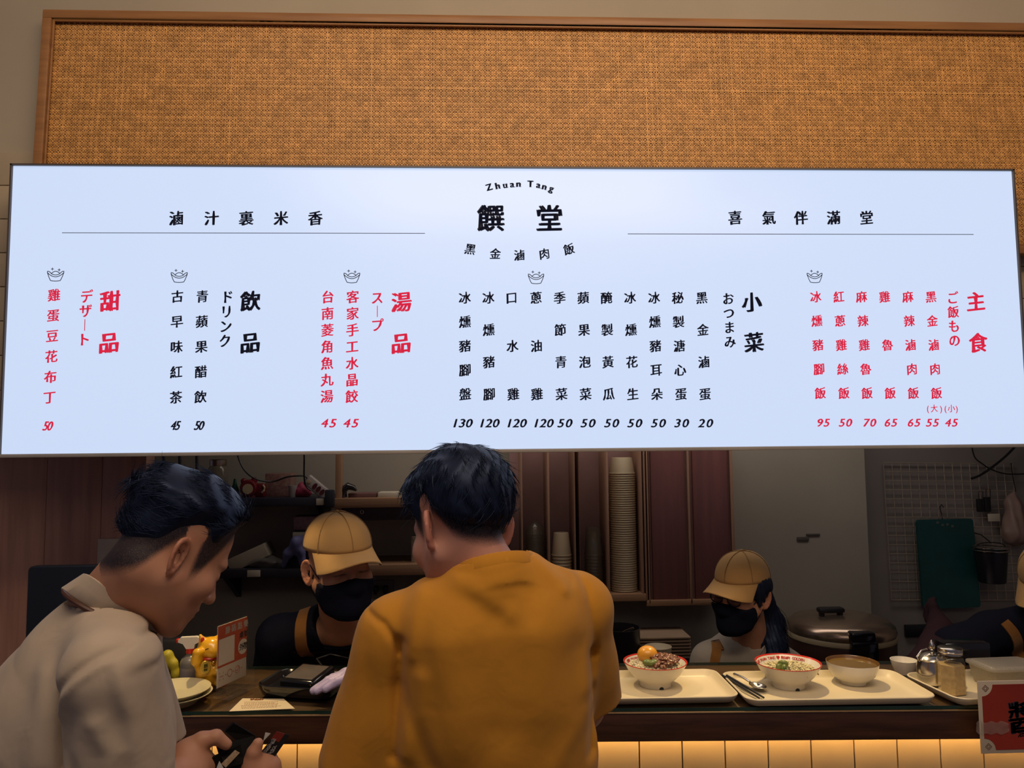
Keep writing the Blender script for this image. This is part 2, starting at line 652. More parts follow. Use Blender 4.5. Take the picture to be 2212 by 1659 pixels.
for txt, x0, x1, pr, ppx in (('冰燻豬腳飯', 1762, 1772, '95', 1779), ('紅蔥雞絲飯', 1812, 1823, '50', 1827), ('麻辣雞魯飯', 1861, 1873, '70', 1879),
                             ('雞 魯 飯', 1911, 1923, '65', 1925), ('麻辣滷肉飯', 1961, 1973, '65', 1975), ('黑金滷肉飯', 2011, 2023, '55', 2015)):
    column(txt, (x0, 641), (x1, 849), 25, (pr, ppx, 913, 17, 15), True)
column('', (0, 0), (0, 0), 10, ('45', 2056, 913, 17, 15), True, 'price_lettering')
mb = MB()
for ch, px in (('(', 2004), ('大', 2018), (')', 2033), ('(', 2042), ('小', 2055), (')', 2067)):
    p = at(px, 882, FY)
    put_glyph(mb, ch, sgn_fn, 18 * MPX, p.x, p.z, bold=0.012)
mb.build('size_lettering', m_red, sign)
column('ご飯もの', (2058, 643), (2062, 735), 26, None, True, 'section_lettering')
column('主食', (2108, 651), (2113, 740), 43, None, True, 'title_lettering')


def row(chars, name, hpx, bold=0.022, rots=None, slope=0.09):
    mb = MB()
    for i, (ch, px, py) in enumerate(chars):
        p = at(px, py, FY)
        put_glyph(mb, ch, sgn_fn, hpx / 0.93 * MPX, p.x, p.z, bold=bold, rot=R(rots[i]) if rots else 0, slope=slope)
    mb.build(name, m_ink, sign)


row([(c, x_, 471) for c, x_ in zip('滷汁裏米香', (381, 457, 532, 607, 681))], 'slogan_lettering', 31, 0.036)
row([(c, x_, 470) for c, x_ in zip('喜氣伴滿堂', (1588, 1661, 1730, 1801, 1872))], 'slogan_lettering', 31, 0.036)
row([('饌', 1060, 471), ('堂', 1187, 471)], 'shop_lettering', 59, 0.04, slope=0.02)
row([('黑', 1016, 538), ('金', 1070, 548), ('滷', 1122, 551), ('肉', 1176, 548), ('飯', 1229, 538)], 'tagline_lettering', 24, 0.03, (-13, -5, 0, 5, 12))
mb = MB()
for ch, px, py, rt in zip('ZhuanTang', (1057, 1075, 1091, 1106, 1120, 1146, 1163, 1176, 1191), (405, 402, 400, 398.5, 397.5, 398, 400, 403.5, 407.5),
                          (16, 12, 8, 4, 1, -3, -9, -13, -17)):
    p = at(px, py, FY)
    put_glyph(mb, ch, sgn_fn, 20.5 * MPX, p.x, p.z, rot=R(rt), slope=0, bold=0.06, wide=1.0, mid=0.3, off=0.0)
    # slab serifs at the feet
    c, s = math.cos(R(rt)), math.sin(R(rt))
    em = 20.5 * MPX
    feet = {'h': (-0.17, 0.17), 'n': (-0.17, 0.17), 'T': (0,), 'u': (0.19,), 'a': (0.2,)}.get(ch, ())
    for fx in feet:
        u, v = fx * em, -0.285 * em
        mb.box((p.x + u * c - v * s, FY, p.z + u * s + v * c), (0.24 * em, 0.0002, 0.06 * em), Matrix.Rotation(-R(rt), 3, 'Y'))
mb.build('latin_lettering', m_ink, sign)
mb = MB()
for (a, b) in (((134, 502), (918, 505)), ((1356, 506), (2103, 505.5))):
    A, B = at(*a, FY), at(*b, FY)
    mb.box(((A.x + B.x) / 2, FY, (A.z + B.z) / 2), (B.x - A.x, 0.0002, 1.3 * MPX))
mb.build('rule_line', m_ink, sign)


def poly2(mb, pts, w_):
    """a drawn line of width w_ through (x, z) points on the sign"""
    for (a, b) in zip(pts[:-1], pts[1:]):
        L = math.hypot(b[0] - a[0], b[1] - a[1]) or 1e-9
        nx_, nz_ = -(b[1] - a[1]) / L * w_ / 2, (b[0] - a[0]) / L * w_ / 2
        ex, ez = (b[0] - a[0]) / L * w_ * 0.3, (b[1] - a[1]) / L * w_ * 0.3
        mb.add([(a[0] + nx_ - ex, FY, a[1] + nz_ - ez), (b[0] + nx_ + ex, FY, b[1] + nz_ + ez), (b[0] - nx_ + ex, FY, b[1] - nz_ + ez), (a[0] - nx_ - ex, FY, a[1] - nz_ - ez)], [(0, 1, 2, 3)])


for px, py in ((120, 595), (387, 598), (760, 599), (1158, 601), (1760, 599)):
    mb = MB()
    p = at(px, py, FY)
    q = MPX
    P2 = lambda u, v: (p.x + u * q, p.z - v * q)
    lw = 1.5 * q
    arc = lambda u0, v0, u1, v1, sag, n=8: [P2(u0 + (u1 - u0) * i / n, v0 + (v1 - v0) * i / n + sag * 4 * (i / n) * (1 - i / n)) for i in range(n + 1)]
    poly2(mb, arc(-17, -6, 17, -6, 9, 12), lw)
    poly2(mb, arc(-17, -9, -9, -4, -1.5), lw)
    poly2(mb, arc(17, -9, 9, -4, -1.5), lw)
    poly2(mb, arc(-17, -6, -17, -9, 0, 2), lw)
    poly2(mb, arc(17, -6, 17, -9, 0, 2), lw)
    poly2(mb, arc(-9, -4, 9, -4, -5, 10), lw)
    poly2(mb, arc(-9, -4, 9, -4, 3, 10), lw)
    poly2(mb, arc(-17, -6, -10, 11, 1.5), lw)
    poly2(mb, arc(17, -6, 10, 11, 1.5), lw)
    poly2(mb, arc(-10, 11, 10, 11, 1.2), lw)
    for (u, v) in ((-7, -14), (7, -12)):
        poly2(mb, [P2(u - 2.6, v), P2(u + 2.6, v)], lw * 0.9)
        poly2(mb, [P2(u, v - 2.6), P2(u, v + 2.6)], lw * 0.9)
    mb.build('ingot_icon', m_ink, sign)

# ================================================================== counter
CO = Vector((0.39, 1.859, 0))
ca = R(-2.8)
CX = Vector((math.cos(ca), math.sin(ca), 0))
CY_ = Vector((-math.sin(ca), math.cos(ca), 0))
CR = Matrix.Rotation(ca, 3, 'Z')


def ct(s, t_, z):
    return CO + CX * s + CY_ * t_ + Vector((0, 0, z))


m_fascia = wood('dark_walnut', (0.075, 0.030, 0.016), (0.032, 0.013, 0.008), rough=0.32, axis='X', scale=7)
m_top = wood('walnut_top', (0.17, 0.085, 0.04), (0.10, 0.048, 0.024), rough=0.35, axis='X', scale=6)
m_ctile = mat('cream_glazed_tile', (0.62, 0.50, 0.34), rough=0.28, var=0.05, scale=6)
m_grout = mat('brown_grout', (0.20, 0.13, 0.075), rough=0.8)
m_led = mat('led_strip', (1, 0.8, 0.5), emit=(1.0, 0.57, 0.17), estr=42.0)
cnt = thing('service_counter', 'long dark wood order counter with cream tiled front and a glowing strip under its edge', 'counter', ct(0, 0.2, 0))
s0, s1 = -1.75, 1.35
TOPZ = 1.115
mb = MB()
mb.rbox(ct((s0 + s1) / 2, 0.19, TOPZ - 0.012), (s1 - s0, 0.376, 0.024), 0.002, CR)
mb.build('counter_top', m_top, cnt)
mb = MB()
mb.rbox(ct((s0 + s1) / 2, 0.011, 1.081), (s1 - s0, 0.022, 0.068), 0.002, CR)
mb.build('fascia_board', m_fascia, cnt)
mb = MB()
mb.rbox(ct((s0 + s1) / 2, -.0005, 1.1135), (s1 - s0, .003, .0034), .0008, CR)  # pale strip that paints in the highlight along the fascia's top edge
mb.build('edge_highlight', mat('painted_edge_highlight', (0.30, 0.19, 0.095), rough=0.4, var=0.25, scale=9), cnt)
mb = MB()
mb.box(ct((s0 + s1) / 2, 0.22, 0.545), (s1 - s0, 0.28, 1.09), CR)
mb.build('carcass', m_grout, cnt)
mb = MB()
# tile joints in the photograph at these columns
jx = [onz(px, py, 0.99) for px, py in ((1381, 1640),)]
tw = 0.1045
sj = ct(0, 0, 0)
s_ref = (at(1381, 1640, 1.93) - CO).dot(CX)
k0 = int((s0 - s_ref) / tw)
for row_ in range(6):
    zt = 1.092 - row_ * 0.1825
    for k in range(k0, int((s1 - s_ref) / tw) + 1):
        a = s_ref + k * tw
        if a < s0 or a + tw > s1:
            continue
        mb.rbox(ct(a + tw / 2, 0.073, zt - 0.09), (tw - 0.003, 0.014, 0.180), 0.0016, CR)
mb.build('front_tile', m_ctile, cnt)
mb = MB()
mb.rbox(ct((s0 + s1) / 2, 0.034, 1.0885), (s1 - s0 - 0.02, 0.012, 0.005), 0.001, CR)
mb.build('light_strip', m_led, cnt)

m_glass = clear_mat('clear_counter_glass', (0.95, 0.98, 0.96), 0.004, (0.5, 0.55, 0.5), 0.03)
m_gedge = mat('green_glass_edge', (0.012, 0.035, 0.026), rough=0.1, var=0.3, scale=12, coat=0.6)
GZ = TOPZ + 0.0004
for nm, a, b, lab in (('glass_sheet', s0 + 0.01, -0.72, 'clear glass sheet on the counter under the plates and the scan-to-order stand'),
                      ('glass_sheet', -0.716, s1 - 0.01, 'clear glass sheet on the counter under the white trays')):
    mb = MB()
    L = b - a
    c0 = ct((a + b) / 2, 0.19, GZ + 0.004)
    hx, hy, hz = L / 2, 0.187, 0.004
    vs = [c0 + CR @ Vector((x_, y_, z_)) for x_ in (-hx, hx) for y_ in (-hy, hy) for z_ in (-hz, hz)]
    fs = [(0, 1, 3, 2), (4, 6, 7, 5), (0, 4, 5, 1), (2, 3, 7, 6), (0, 2, 6, 4), (1, 5, 7, 3)]
    for f, mi in zip(fs, (1, 1, 1, 1, 0, 0)):
        mb.f.append(f)
        mb.m.append(mi)
        mb.s.append(False)
    mb.v = [tuple(v) for v in vs]
    o = mb.build(nm, [m_glass, m_gedge])
    tag(o, lab, 'glass sheet', 'counter glass')
CT = GZ + 0.0085          # where things stand
# ================================================================== bodies as signed-distance volumes
F32 = np.float32


class Prims:
    """smooth union of tapered capsules and ellipsoids; op '-' carves"""

    def __init__(self):
        self.l = []

    def cap(self, a, b, ra, rb=None, k=0.02, op='+'):
        self.l.append(('c', np.array(a, F32), np.array(b, F32), ra, ra if rb is None else rb, k, op))
        return self

    def ell(self, c, r, k=0.02, M=None, op='+'):
        if not hasattr(r, '__len__'):
            r = (r, r, r)
        self.l.append(('e', np.array(c, F32), np.array(r, F32), None if M is None else np.array(M, F32), k, op))
        return self

    def chain(self, pts, rs, k=0.02):
        for i in range(len(pts) - 1):
            self.cap(pts[i], pts[i + 1], rs[i], rs[i + 1], k)
        return self

    def __call__(self, P):
        D = None
        for q in self.l:
            if q[0] == 'c':
                _, a, b, ra, rb, k, op = q
                ab = b - a
                t = np.clip(((P - a) @ ab) / max(float(ab @ ab), 1e-9), 0, 1)
                d = np.linalg.norm(P - a - t[:, None] * ab, axis=1) - (ra + (rb - ra) * t)
            else:
                _, c, r, M, k, op = q
                p = P - c
                if M is not None:
                    p = p @ M           # columns of M are the local axes
                k0 = np.linalg.norm(p / r, axis=1)
                k1 = np.linalg.norm(p / (r * r), axis=1) + 1e-9
                d = k0 * (k0 - 1) / k1
            if D is None:
                D = d
            elif op == '+':
                h = np.maximum(k - np.abs(D - d), 0) / max(k, 1e-6)
                D = np.minimum(D, d) - h * h * k * 0.25
            else:
                h = np.maximum(k - np.abs(D + d), 0) / max(k, 1e-6)
                D = np.maximum(D, -d) + h * h * k * 0.25
        return D


def sdf_mesh(fn, lo, hi, res, slack=0.03):
    """surface nets over a sparse block grid; returns vertices and quads"""
    lo = np.array(lo, float)
    hi = np.array(hi, float)
    B = 12
    nb = np.maximum(1, np.ceil((hi - lo) / (res * B)).astype(int))
    n = nb * B + 1
    ax = [lo[i] + (np.arange(nb[i]) + 0.5) * B * res for i in range(3)]
    cen = np.stack(np.meshgrid(*ax, indexing='ij'), -1).reshape(-1, 3).astype(F32)
    dc = fn(cen)
    half = B * res * 0.87
    D = np.empty(tuple(n), F32)
    sg = np.where(dc < 0, -1, 1).reshape(nb)
    D[:] = 1
    D[:-1, :-1, :-1] = np.repeat(np.repeat(np.repeat(sg, B, 0), B, 1), B, 2)
    act = np.abs(dc) < half * 1.15 + slack
    idx = np.array(np.unravel_index(np.nonzero(act)[0], nb)).T
    g = np.stack(np.meshgrid(*[np.arange(B + 1)] * 3, indexing='ij'), -1).reshape(-1, 3)
    step = max(1, int(400000 / len(g)))
    for s in range(0, len(idx), step):
        q = idx[s:s + step]
        P = (q[:, None, :] * B + g[None]).reshape(-1, 3)
        d = fn((lo + P * res).astype(F32))
        D[P[:, 0], P[:, 1], P[:, 2]] = d
    S = D < 0
    c0 = S[:-1, :-1, :-1].astype(np.int8)
    cnt_ = np.zeros_like(c0)
    for i in (0, 1):
        for j in (0, 1):
            for k in (0, 1):
                cnt_ += S[i:S.shape[0] - 1 + i, j:S.shape[1] - 1 + j, k:S.shape[2] - 1 + k]
    mixed = (cnt_ > 0) & (cnt_ < 8)
    ids = -np.ones(mixed.shape, np.int64)
    nv = int(mixed.sum())
    ids[mixed] = np.arange(nv)
    acc = np.zeros((nv, 3))
    num = np.zeros(nv)
    quads = []
    for a in range(3):
        sl0 = [slice(None)] * 3
        sl1 = [slice(None)] * 3
        sl0[a] = slice(0, -1)
        sl1[a] = slice(1, None)
        A, Bv = S[tuple(sl0)], S[tuple(sl1)]
        e = np.array(np.nonzero(A != Bv)).T
        b, c = (a + 1) % 3, (a + 2) % 3
        ok = (e[:, b] > 0) & (e[:, c] > 0) & (e[:, b] < n[b] - 1) & (e[:, c] < n[c] - 1)
        e = e[ok]
        e2 = e.copy()
        e2[:, a] += 1
        d0 = D[e[:, 0], e[:, 1], e[:, 2]]
        d1 = D[e2[:, 0], e2[:, 1], e2[:, 2]]
        t = d0 / (d0 - d1)
        X = e.astype(float)
        X[:, a] += t
        cells = []
        for (ob, oc) in ((0, 0), (-1, 0), (-1, -1), (0, -1)):
            q = e.copy()
            q[:, b] += ob
            q[:, c] += oc
            ci = ids[q[:, 0], q[:, 1], q[:, 2]]
            cells.append(ci)
            for x in range(3):
                acc[:, x] += np.bincount(ci, X[:, x], nv)
            num += np.bincount(ci, minlength=nv)
        Q = np.stack(cells, 1)
        flip = d0 > 0
        Q[flip] = Q[flip][:, ::-1]
        quads.append(Q)
    V = lo + acc / np.maximum(num, 1)[:, None] * res
    return V, np.concatenate(quads)


def np_mesh(name, V, Q, mats, parent=None, attrs=None, mi=None, smooth=True):
    me = bpy.data.meshes.new(name)
    me.vertices.add(len(V))
    me.vertices.foreach_set('co', np.asarray(V, F32).ravel())
    k = Q.shape[1]
    me.loops.add(Q.size)
    me.loops.foreach_set('vertex_index', np.asarray(Q, np.int32).ravel())
    me.polygons.add(len(Q))
    me.polygons.foreach_set('loop_start', np.arange(0, Q.size, k, dtype=np.int32))
    try:
        me.polygons.foreach_set('loop_total', np.full(len(Q), k, np.int32))
    except Exception:
        pass
    for m in (mats if isinstance(mats, (list, tuple)) else [mats]):
        me.materials.append(m)
    me.polygons.foreach_set('use_smooth', np.full(len(Q), smooth))
    if mi is not None:
        me.polygons.foreach_set('material_index', np.asarray(mi, np.int32))
    for an, av in (attrs or {}).items():
        at_ = me.attributes.new(an, 'FLOAT', 'POINT')
        at_.data.foreach_set('value', np.asarray(av, F32))
    me.update(calc_edges=True)
    me.validate()
    o = bpy.data.objects.new(name, me)
    COL.objects.link(o)
    if parent is not None:
        o.parent = parent
        o.matrix_parent_inverse = Matrix.Translation(-parent.location)
    return o


def sst(a, b, x):
    t = np.clip((x - a) / (b - a), 0, 1)
    return t * t * (3 - 2 * t)


class Frame:
    """head frame: x to the person's right, y forward, z up"""

    def __init__(self, c, fwd_deg, pitch=0, roll=0, s=1.0):
        # fwd_deg: direction faced in the floor plane, from +x towards +y; pitch > 0 looks down
        f = Vector((math.cos(R(fwd_deg)), math.sin(R(fwd_deg)), 0))
        r = f.cross(Vector((0, 0, 1)))
        M = Matrix((r, f, Vector((0, 0, 1)))).transposed()
        M = M @ Matrix.Rotation(R(-pitch), 3, 'X') @ Matrix.Rotation(R(roll), 3, 'Y')
        self.M = M
        self.n = np.array(M, F32)
        self.c = Vector(c)
        self.cn = np.array(c, F32)
        self.s = s

    def loc(self, P):
        return ((P - self.cn) @ self.n) / F32(self.s)

    def w(self, x, y, z):
        return self.c + self.M @ Vector((x, y, z)) * self.s

    def wn(self, A):
        return (np.asarray(A) * self.s) @ np.array(self.M).T + np.array(self.c)


def head_prims(nose=1.0):
    h = Prims()
    h.ell((0, -.004, .045), (.075, .096, .086))
    h.ell((0, .032, -.025), (.063, .066, .085), .03)
    for s in (-1, 1):
        h.cap((s * .056, .008, -.042), (s * .022, .073, -.096), .018, .016, .03)
        h.ell((s * .043, .066, -.022), .023, .022)
    h.ell((0, .082, -.1), (.022, .018, .018), .02)
    h.cap((-.034, .082, .024), (.034, .082, .024), .0125, None, .015)
    h.ell((0, .083, -.062), (.034, .020, .028), .016)
    for s in (-1, 1):
        h.ell((s * .033, .107, .005), .0185, .014, None, '-')
        h.ell((s * .0325, .0795, .004), (.0165, .0135, .0125), .004)
    h.cap((0, .090, .014), (0, .113 * nose, -.026), .0072, .0098, .012)
    h.ell((0, .1135 * nose, -.030), (.0105, .0105, .0095), .008)
    for s in (-1, 1):
        h.ell((s * .0125, .102, -.033), (.0075, .0095, .0075), .006)
        h.ell((s * .0065, .106, -.040), (.0035, .005, .004), .003, None, '-')
    h.ell((0, .0985, -.0565), (.021, .0085, .0052), .005)
    h.ell((0, .0965, -.0685), (.019, .0085, .0062), .005)
    h.cap((-.022, .1, -.0625), (.022, .1, -.0625), .0012, None, .003, '-')
    return h


HEAD = head_prims()


def ear_sdf(p, side, flare=32):
    """p in the head frame; side +1 is the person's right ear"""
    c = np.array((side * .0755, -.010, -.004), F32)
    # ear axes: a points backward-outward along the ear plate, b up (tilted back), n out of the plate
    fl = R(flare)
    a = np.array((side * math.sin(fl), -math.cos(fl), 0.0))
    b = np.array((0, -.16, .987))
    a = a - b * (a @ b)
    a /= np.linalg.norm(a)
    n = np.cross(a, b)
    n *= side * np.sign(n[0]) if n[0] != 0 else 1
    q = (p - c) @ np.stack([a, b, n], 1).astype(F32)
    A, Bb, N = q[:, 0] - .006, q[:, 1], q[:, 2]
    wid = .0165 * (1 + .22 * np.clip(Bb / .03, -1, 1))
    rr = np.sqrt((A / wid) ** 2 + (Bb / .031) ** 2) + 1e-6
    ring = np.sqrt(((rr - .92) * .021) ** 2 + (N - .004) ** 2) - .0042       # helix
    plate = np.maximum((rr - .93) * .02, np.abs(N + .001 - .003 * rr) - .0022)
    inner = np.sqrt(((rr - .58) * .021) ** 2 + (N - .002) ** 2) - .0030      # antihelix
    inner = np.where(A < -.006, inner + .004, inner)
    lobe = np.sqrt(((A + .003) / 1.1) ** 2 + (Bb + .0285) ** 2 + ((N - .002) * 1.5) ** 2) - .0078
    trag = np.sqrt((A + .0125) ** 2 + (Bb + .004) ** 2 * .5 + (N - .003) ** 2) - .0048
    d = np.minimum(np.minimum(ring, plate), np.minimum(inner, lobe))
    d = np.minimum(d, trag)
    hole = np.sqrt(((A + .006) / .9) ** 2 + ((Bb + .004) / 1.5) ** 2 + (N - .003) ** 2) - .0066
    return np.maximum(d, -hole)


def head_sdf(p, ears=True, flare=32):
    d = HEAD(p)
    if ears:
        for s in (-1, 1):
            e = ear_sdf(p, s, flare)
            k = .005
            h = np.maximum(k - np.abs(d - e), 0) / k
            d = np.minimum(d, e) - h * h * k * .25
    return d


def wob(P, f, seed, n=5):
    """cheap smooth noise in [-1, 1]"""
    rs = np.random.RandomState(seed)
    o = np.zeros(len(P), F32)
    for i in range(n):
        k = rs.normal(size=3) * f
        o += np.sin(P @ k.astype(F32) + F32(rs.uniform(0, 6.3)))
    return o / n ** .5 / 1.3


def smin(a, b, k):
    h = np.maximum(k - np.abs(a - b), 0) / k
    return np.minimum(a, b) - h * h * k * .25


def skin_mat(name, col, stub):
    m = bpy.data.materials.new(name)
    m.use_nodes = True
    nt = m.node_tree
    b = nt.nodes['Principled BSDF']
    a = nt.nodes.new('ShaderNodeAttribute')
    a.attribute_name = 'stubble'
    l = nt.nodes.new('ShaderNodeAttribute')
    l.attribute_name = 'lip'
    tc = nt.nodes.new('ShaderNodeTexCoord')
    nz = nt.nodes.new('ShaderNodeTexNoise')
    nz.inputs['Scale'].default_value = 30
    nt.links.new(tc.outputs['Object'], nz.inputs['Vector'])
    m0 = nt.nodes.new('ShaderNodeMix')
    m0.data_type = 'RGBA'
    m0.inputs[6].default_value = (*(Vector(col) * 1.08), 1)
    m0.inputs[7].default_value = (col[0] * .95, col[1] * .86, col[2] * .84, 1)
    nt.links.new(nz.outputs[0], m0.inputs[0])
    m1 = nt.nodes.new('ShaderNodeMix')
    m1.data_type = 'RGBA'
    m1.inputs[7].default_value = (col[0] * .8, col[1] * .5, col[2] * .52, 1)
    nt.links.new(m0.outputs[2], m1.inputs[6])
    nt.links.new(l.outputs['Fac'], m1.inputs[0])
    # cropped hair breaks up into fine dots where it is thin
    n2 = nt.nodes.new('ShaderNodeTexNoise')
    n2.inputs['Scale'].default_value = 900
    nt.links.new(tc.outputs['Object'], n2.inputs['Vector'])
    ad = nt.nodes.new('ShaderNodeMath')
    ad.operation = 'MULTIPLY_ADD'
    ad.inputs[1].default_value = 0.9
    nt.links.new(n2.outputs[0], ad.inputs[0])
    sb = nt.nodes.new('ShaderNodeMath')
    sb.operation = 'SUBTRACT'
    sb.inputs[1].default_value = 0.45
    nt.links.new(a.outputs['Fac'], ad.inputs[2])
    nt.links.new(ad.outputs[0], sb.inputs[0])
    mu = nt.nodes.new('ShaderNodeMath')
    mu.operation = 'MULTIPLY'
    mu.use_clamp = True
    nt.links.new(sb.outputs[0], mu.inputs[0])
    gt = nt.nodes.new('ShaderNodeMath')
    gt.operation = 'MULTIPLY'
    gt.inputs[1].default_value = 6
    gt.use_clamp = True
    nt.links.new(a.outputs['Fac'], gt.inputs[0])
    nt.links.new(gt.outputs[0], mu.inputs[1])
    m2 = nt.nodes.new('ShaderNodeMix')
    m2.data_type = 'RGBA'
    m2.inputs[7].default_value = (*stub, 1)
    nt.links.new(m1.outputs[2], m2.inputs[6])
    nt.links.new(mu.outputs[0], m2.inputs[0])
    nt.links.new(m2.outputs[2], b.inputs['Base Color'])
    b.inputs['Roughness'].default_value = 0.5
    b.inputs['Subsurface Weight'].default_value = 0.08
    b.inputs['Subsurface Radius'].default_value = (0.01, 0.004, 0.002)
    b.inputs['Specular IOR Level'].default_value = 0.35
    return m


def fabric(name, col, rough=0.85, weave=900, wr=0.25):
    m = mat(name, col, rough=rough, var=0.05, scale=14, sheen=0.12 if max(col) > .05 else 0.0, spec=0.2 if max(col) > .05 else 0.08)
    nt = m.node_tree
    b = nt.nodes['Principled BSDF']
    tc = nt.nodes.new('ShaderNodeTexCoord')
    n1 = nt.nodes.new('ShaderNodeTexNoise')
    n1.inputs['Scale'].default_value = weave
    n2 = nt.nodes.new('ShaderNodeTexNoise')
    n2.inputs['Scale'].default_value = 16
    n2.inputs['Detail'].default_value = 2
    n2.inputs['Distortion'].default_value = 0.6
    nt.links.new(tc.outputs['Object'], n1.inputs['Vector'])
    nt.links.new(tc.outputs['Object'], n2.inputs['Vector'])
    b1 = nt.nodes.new('ShaderNodeBump')
    b1.inputs['Strength'].default_value = 0.15
    b1.inputs['Distance'].default_value = 0.0006
    b2 = nt.nodes.new('ShaderNodeBump')
    b2.inputs['Strength'].default_value = wr
    b2.inputs['Distance'].default_value = 0.01
    nt.links.new(n1.outputs[0], b1.inputs['Height'])
    nt.links.new(n2.outputs[0], b2.inputs['Height'])
    nt.links.new(b1.outputs[0], b2.inputs['Normal'])
    nt.links.new(b2.outputs[0], b.inputs['Normal'])
    return m


m_hair = mat('black_hair', (0.006, 0.009, 0.022), rough=0.46, var=0.35, scale=60, spec=0.42)
m_hair.node_tree.nodes['Principled BSDF'].inputs['Specular Tint'].default_value = (0.45, 0.6, 1.0, 1)


def strands(name, V, Q, fr, flow, count, length, rad, parent, seed=3, keep=None, lift=0.25, curl=0.3):
    """fine locks lying along flow(p_local) on the surface V, Q"""
    rs = np.random.RandomState(seed)
    C = V[Q].mean(1)
    n = np.cross(V[Q[:, 2]] - V[Q[:, 0]], V[Q[:, 3]] - V[Q[:, 1]])
    ar = np.linalg.norm(n, axis=1) + 1e-12
    n = n / ar[:, None]
    L = fr.loc(C.astype(F32))
    ok = np.ones(len(C), bool) if keep is None else keep(L)
    pr = ar * ok
    pr = pr / pr.sum()
    pick = rs.choice(len(C), count, p=pr)
    mb = MB()
    for i in pick:
        p = Vector(C[i])
        nn = Vector(n[i])
        f = fr.M @ Vector(flow(L[i]))
        f = f - nn * f.dot(nn)
        if f.length < 1e-4:
            continue
        f.normalize()
        side = f.cross(nn)
        f = (f + side * rs.normal() * 0.11).normalized()
        ln = length * rs.uniform(.5, 1.2)
        cb = rs.normal() * curl
        lf = lift * rs.uniform(.2, 1.2)
        pts = []
        for t in np.linspace(0, 1, 6):
            q = p + f * (ln * t) + side * (cb * ln * t * t) + nn * (lf * ln * t * (1 - t) * 2 - ln * ln * t * t * 4.2 - .0006)
            pts.append(q)
        mb.tube(pts, rad, 3, radii=[rad, rad, rad * .95, rad * .8, rad * .55, rad * .15])
    return mb.build(name, m_hair, parent)
# ================================================================== people
SK_A = skin_mat('skin_tan', (0.44, 0.225, 0.138), (0.012, 0.012, 0.018))
SK_B = skin_mat('skin_rosy', (0.49, 0.25, 0.185), (0.012, 0.012, 0.018))
SK_C = skin_mat('skin_kitchen', (0.42, 0.22, 0.135), (0.015, 0.013, 0.015))
F_BEIGE = fabric('beige_polo_cotton', (0.47, 0.375, 0.28), wr=0.25)
F_OCHRE = fabric('ochre_tee_cotton', (0.52, 0.225, 0.022), wr=0.2)
F_BLACK = fabric('black_tee_cotton', (0.007, 0.008, 0.016))
F_GREY = fabric('grey_tee_cotton', (0.27, 0.24, 0.20))
F_CAP = fabric('tan_cap_twill', (0.42, 0.25, 0.095), weave=600, wr=0.1)
F_STRAP = fabric('brown_apron_strap', (0.22, 0.095, 0.022))
F_APRON = fabric('dark_apron_canvas', (0.022, 0.014, 0.014))
F_TROU = fabric('dark_trouser_cloth', (0.03, 0.03, 0.04))
F_MASK = fabric('black_mask_cloth', (0.006, 0.007, 0.016), wr=0.1)
M_SHOE = mat('black_shoe_rubber', (0.02, 0.02, 0.02), rough=0.5)


def hand_prims(pr, wrist, palm_dir, up, side, s=1.0, curl=0.5):
    """a relaxed hand: palm, four unequal bent fingers and a thumb; palm_dir runs to the fingers, up is the back of the hand"""
    d = Vector(palm_dir).normalized()
    u = Vector(up)
    u = (u - d * u.dot(d)).normalized()
    l = d.cross(u) * side
    w0 = Vector(wrist)
    pr.cap(w0, w0 + d * .03 * s, .026 * s, .03 * s, .02)
    for q in (-1, 1):
        pr.cap(w0 + d * .025 * s + l * q * .016 * s, w0 + d * .085 * s + l * q * .024 * s, .017 * s, .0125 * s, .02)
    for i, (off, ln) in enumerate(((-.031, .062), (-.0105, .075), (.0105, .07), (.031, .055))):
        b = w0 + d * (.088 - .004 * abs(i - 1)) * s + l * off * s
        a1 = curl * .7
        d1 = (d * math.cos(a1) - u * math.sin(a1))
        a2 = curl * 1.7
        d2 = (d * math.cos(a2) - u * math.sin(a2))
        p1 = b + d1 * ln * .5 * s
        p2 = p1 + d2 * ln * .5 * s
        pr.cap(b, p1, .0092 * s, .0082 * s, .006)
        pr.cap(p1, p2, .0082 * s, .0068 * s, .004)
    b = w0 + d * .03 * s - l * .026 * s
    p1 = b + (d * .7 - l * .6 - u * .3).normalized() * .038 * s
    p2 = p1 + (d * .9 - l * .1 - u * .3).normalized() * .03 * s
    pr.cap(b, p1, .0125 * s, .0105 * s, .012)
    pr.cap(p1, p2, .0105 * s, .008 * s, .004)


def near(fn, c, r, far=0.25):
    """evaluate fn only near c"""
    c = np.array(c, F32)

    def g(P):
        dd = np.linalg.norm(P - c, axis=1)
        out = (dd - r + .05).astype(F32)
        m = dd < r
        if m.any():
            out[m] = fn(P[m])
        return out
    return g


def make_body(name, label, fr, prims, mat_, lo, hi, res=.004, hairline=None, flare=32, cat='person', ears=True):
    hd = near(lambda P: head_sdf(fr.loc(P), ears, flare) * fr.s, fr.c, .28)

    def fn(P):
        return smin(hd(P), prims(P), .022)
    V, Q = sdf_mesh(fn, lo, hi, res)
    L = fr.loc(V.astype(F32))
    st = hairline(L) if hairline else np.zeros(len(L))
    lip = np.exp(-((L[:, 0] / .022) ** 4 + ((L[:, 2] + .0625) / .0095) ** 4)) * (L[:, 1] > .088)
    ear = .45 * sst(.070, .082, np.abs(L[:, 0])) * (np.abs(L[:, 1] + .01) < .04) * (np.abs(L[:, 2]) < .045)
    o = np_mesh(name, V, Q, mat_, None, {'stubble': st, 'lip': np.maximum(lip, ear)})
    tag(o, label, cat)
    return o, fn


HY = np.array([-.14, -.09, -.07, -.05, -.035, -.025, -.012, .0, .012, .02, .030, .040, .050, .062, .08, .13])
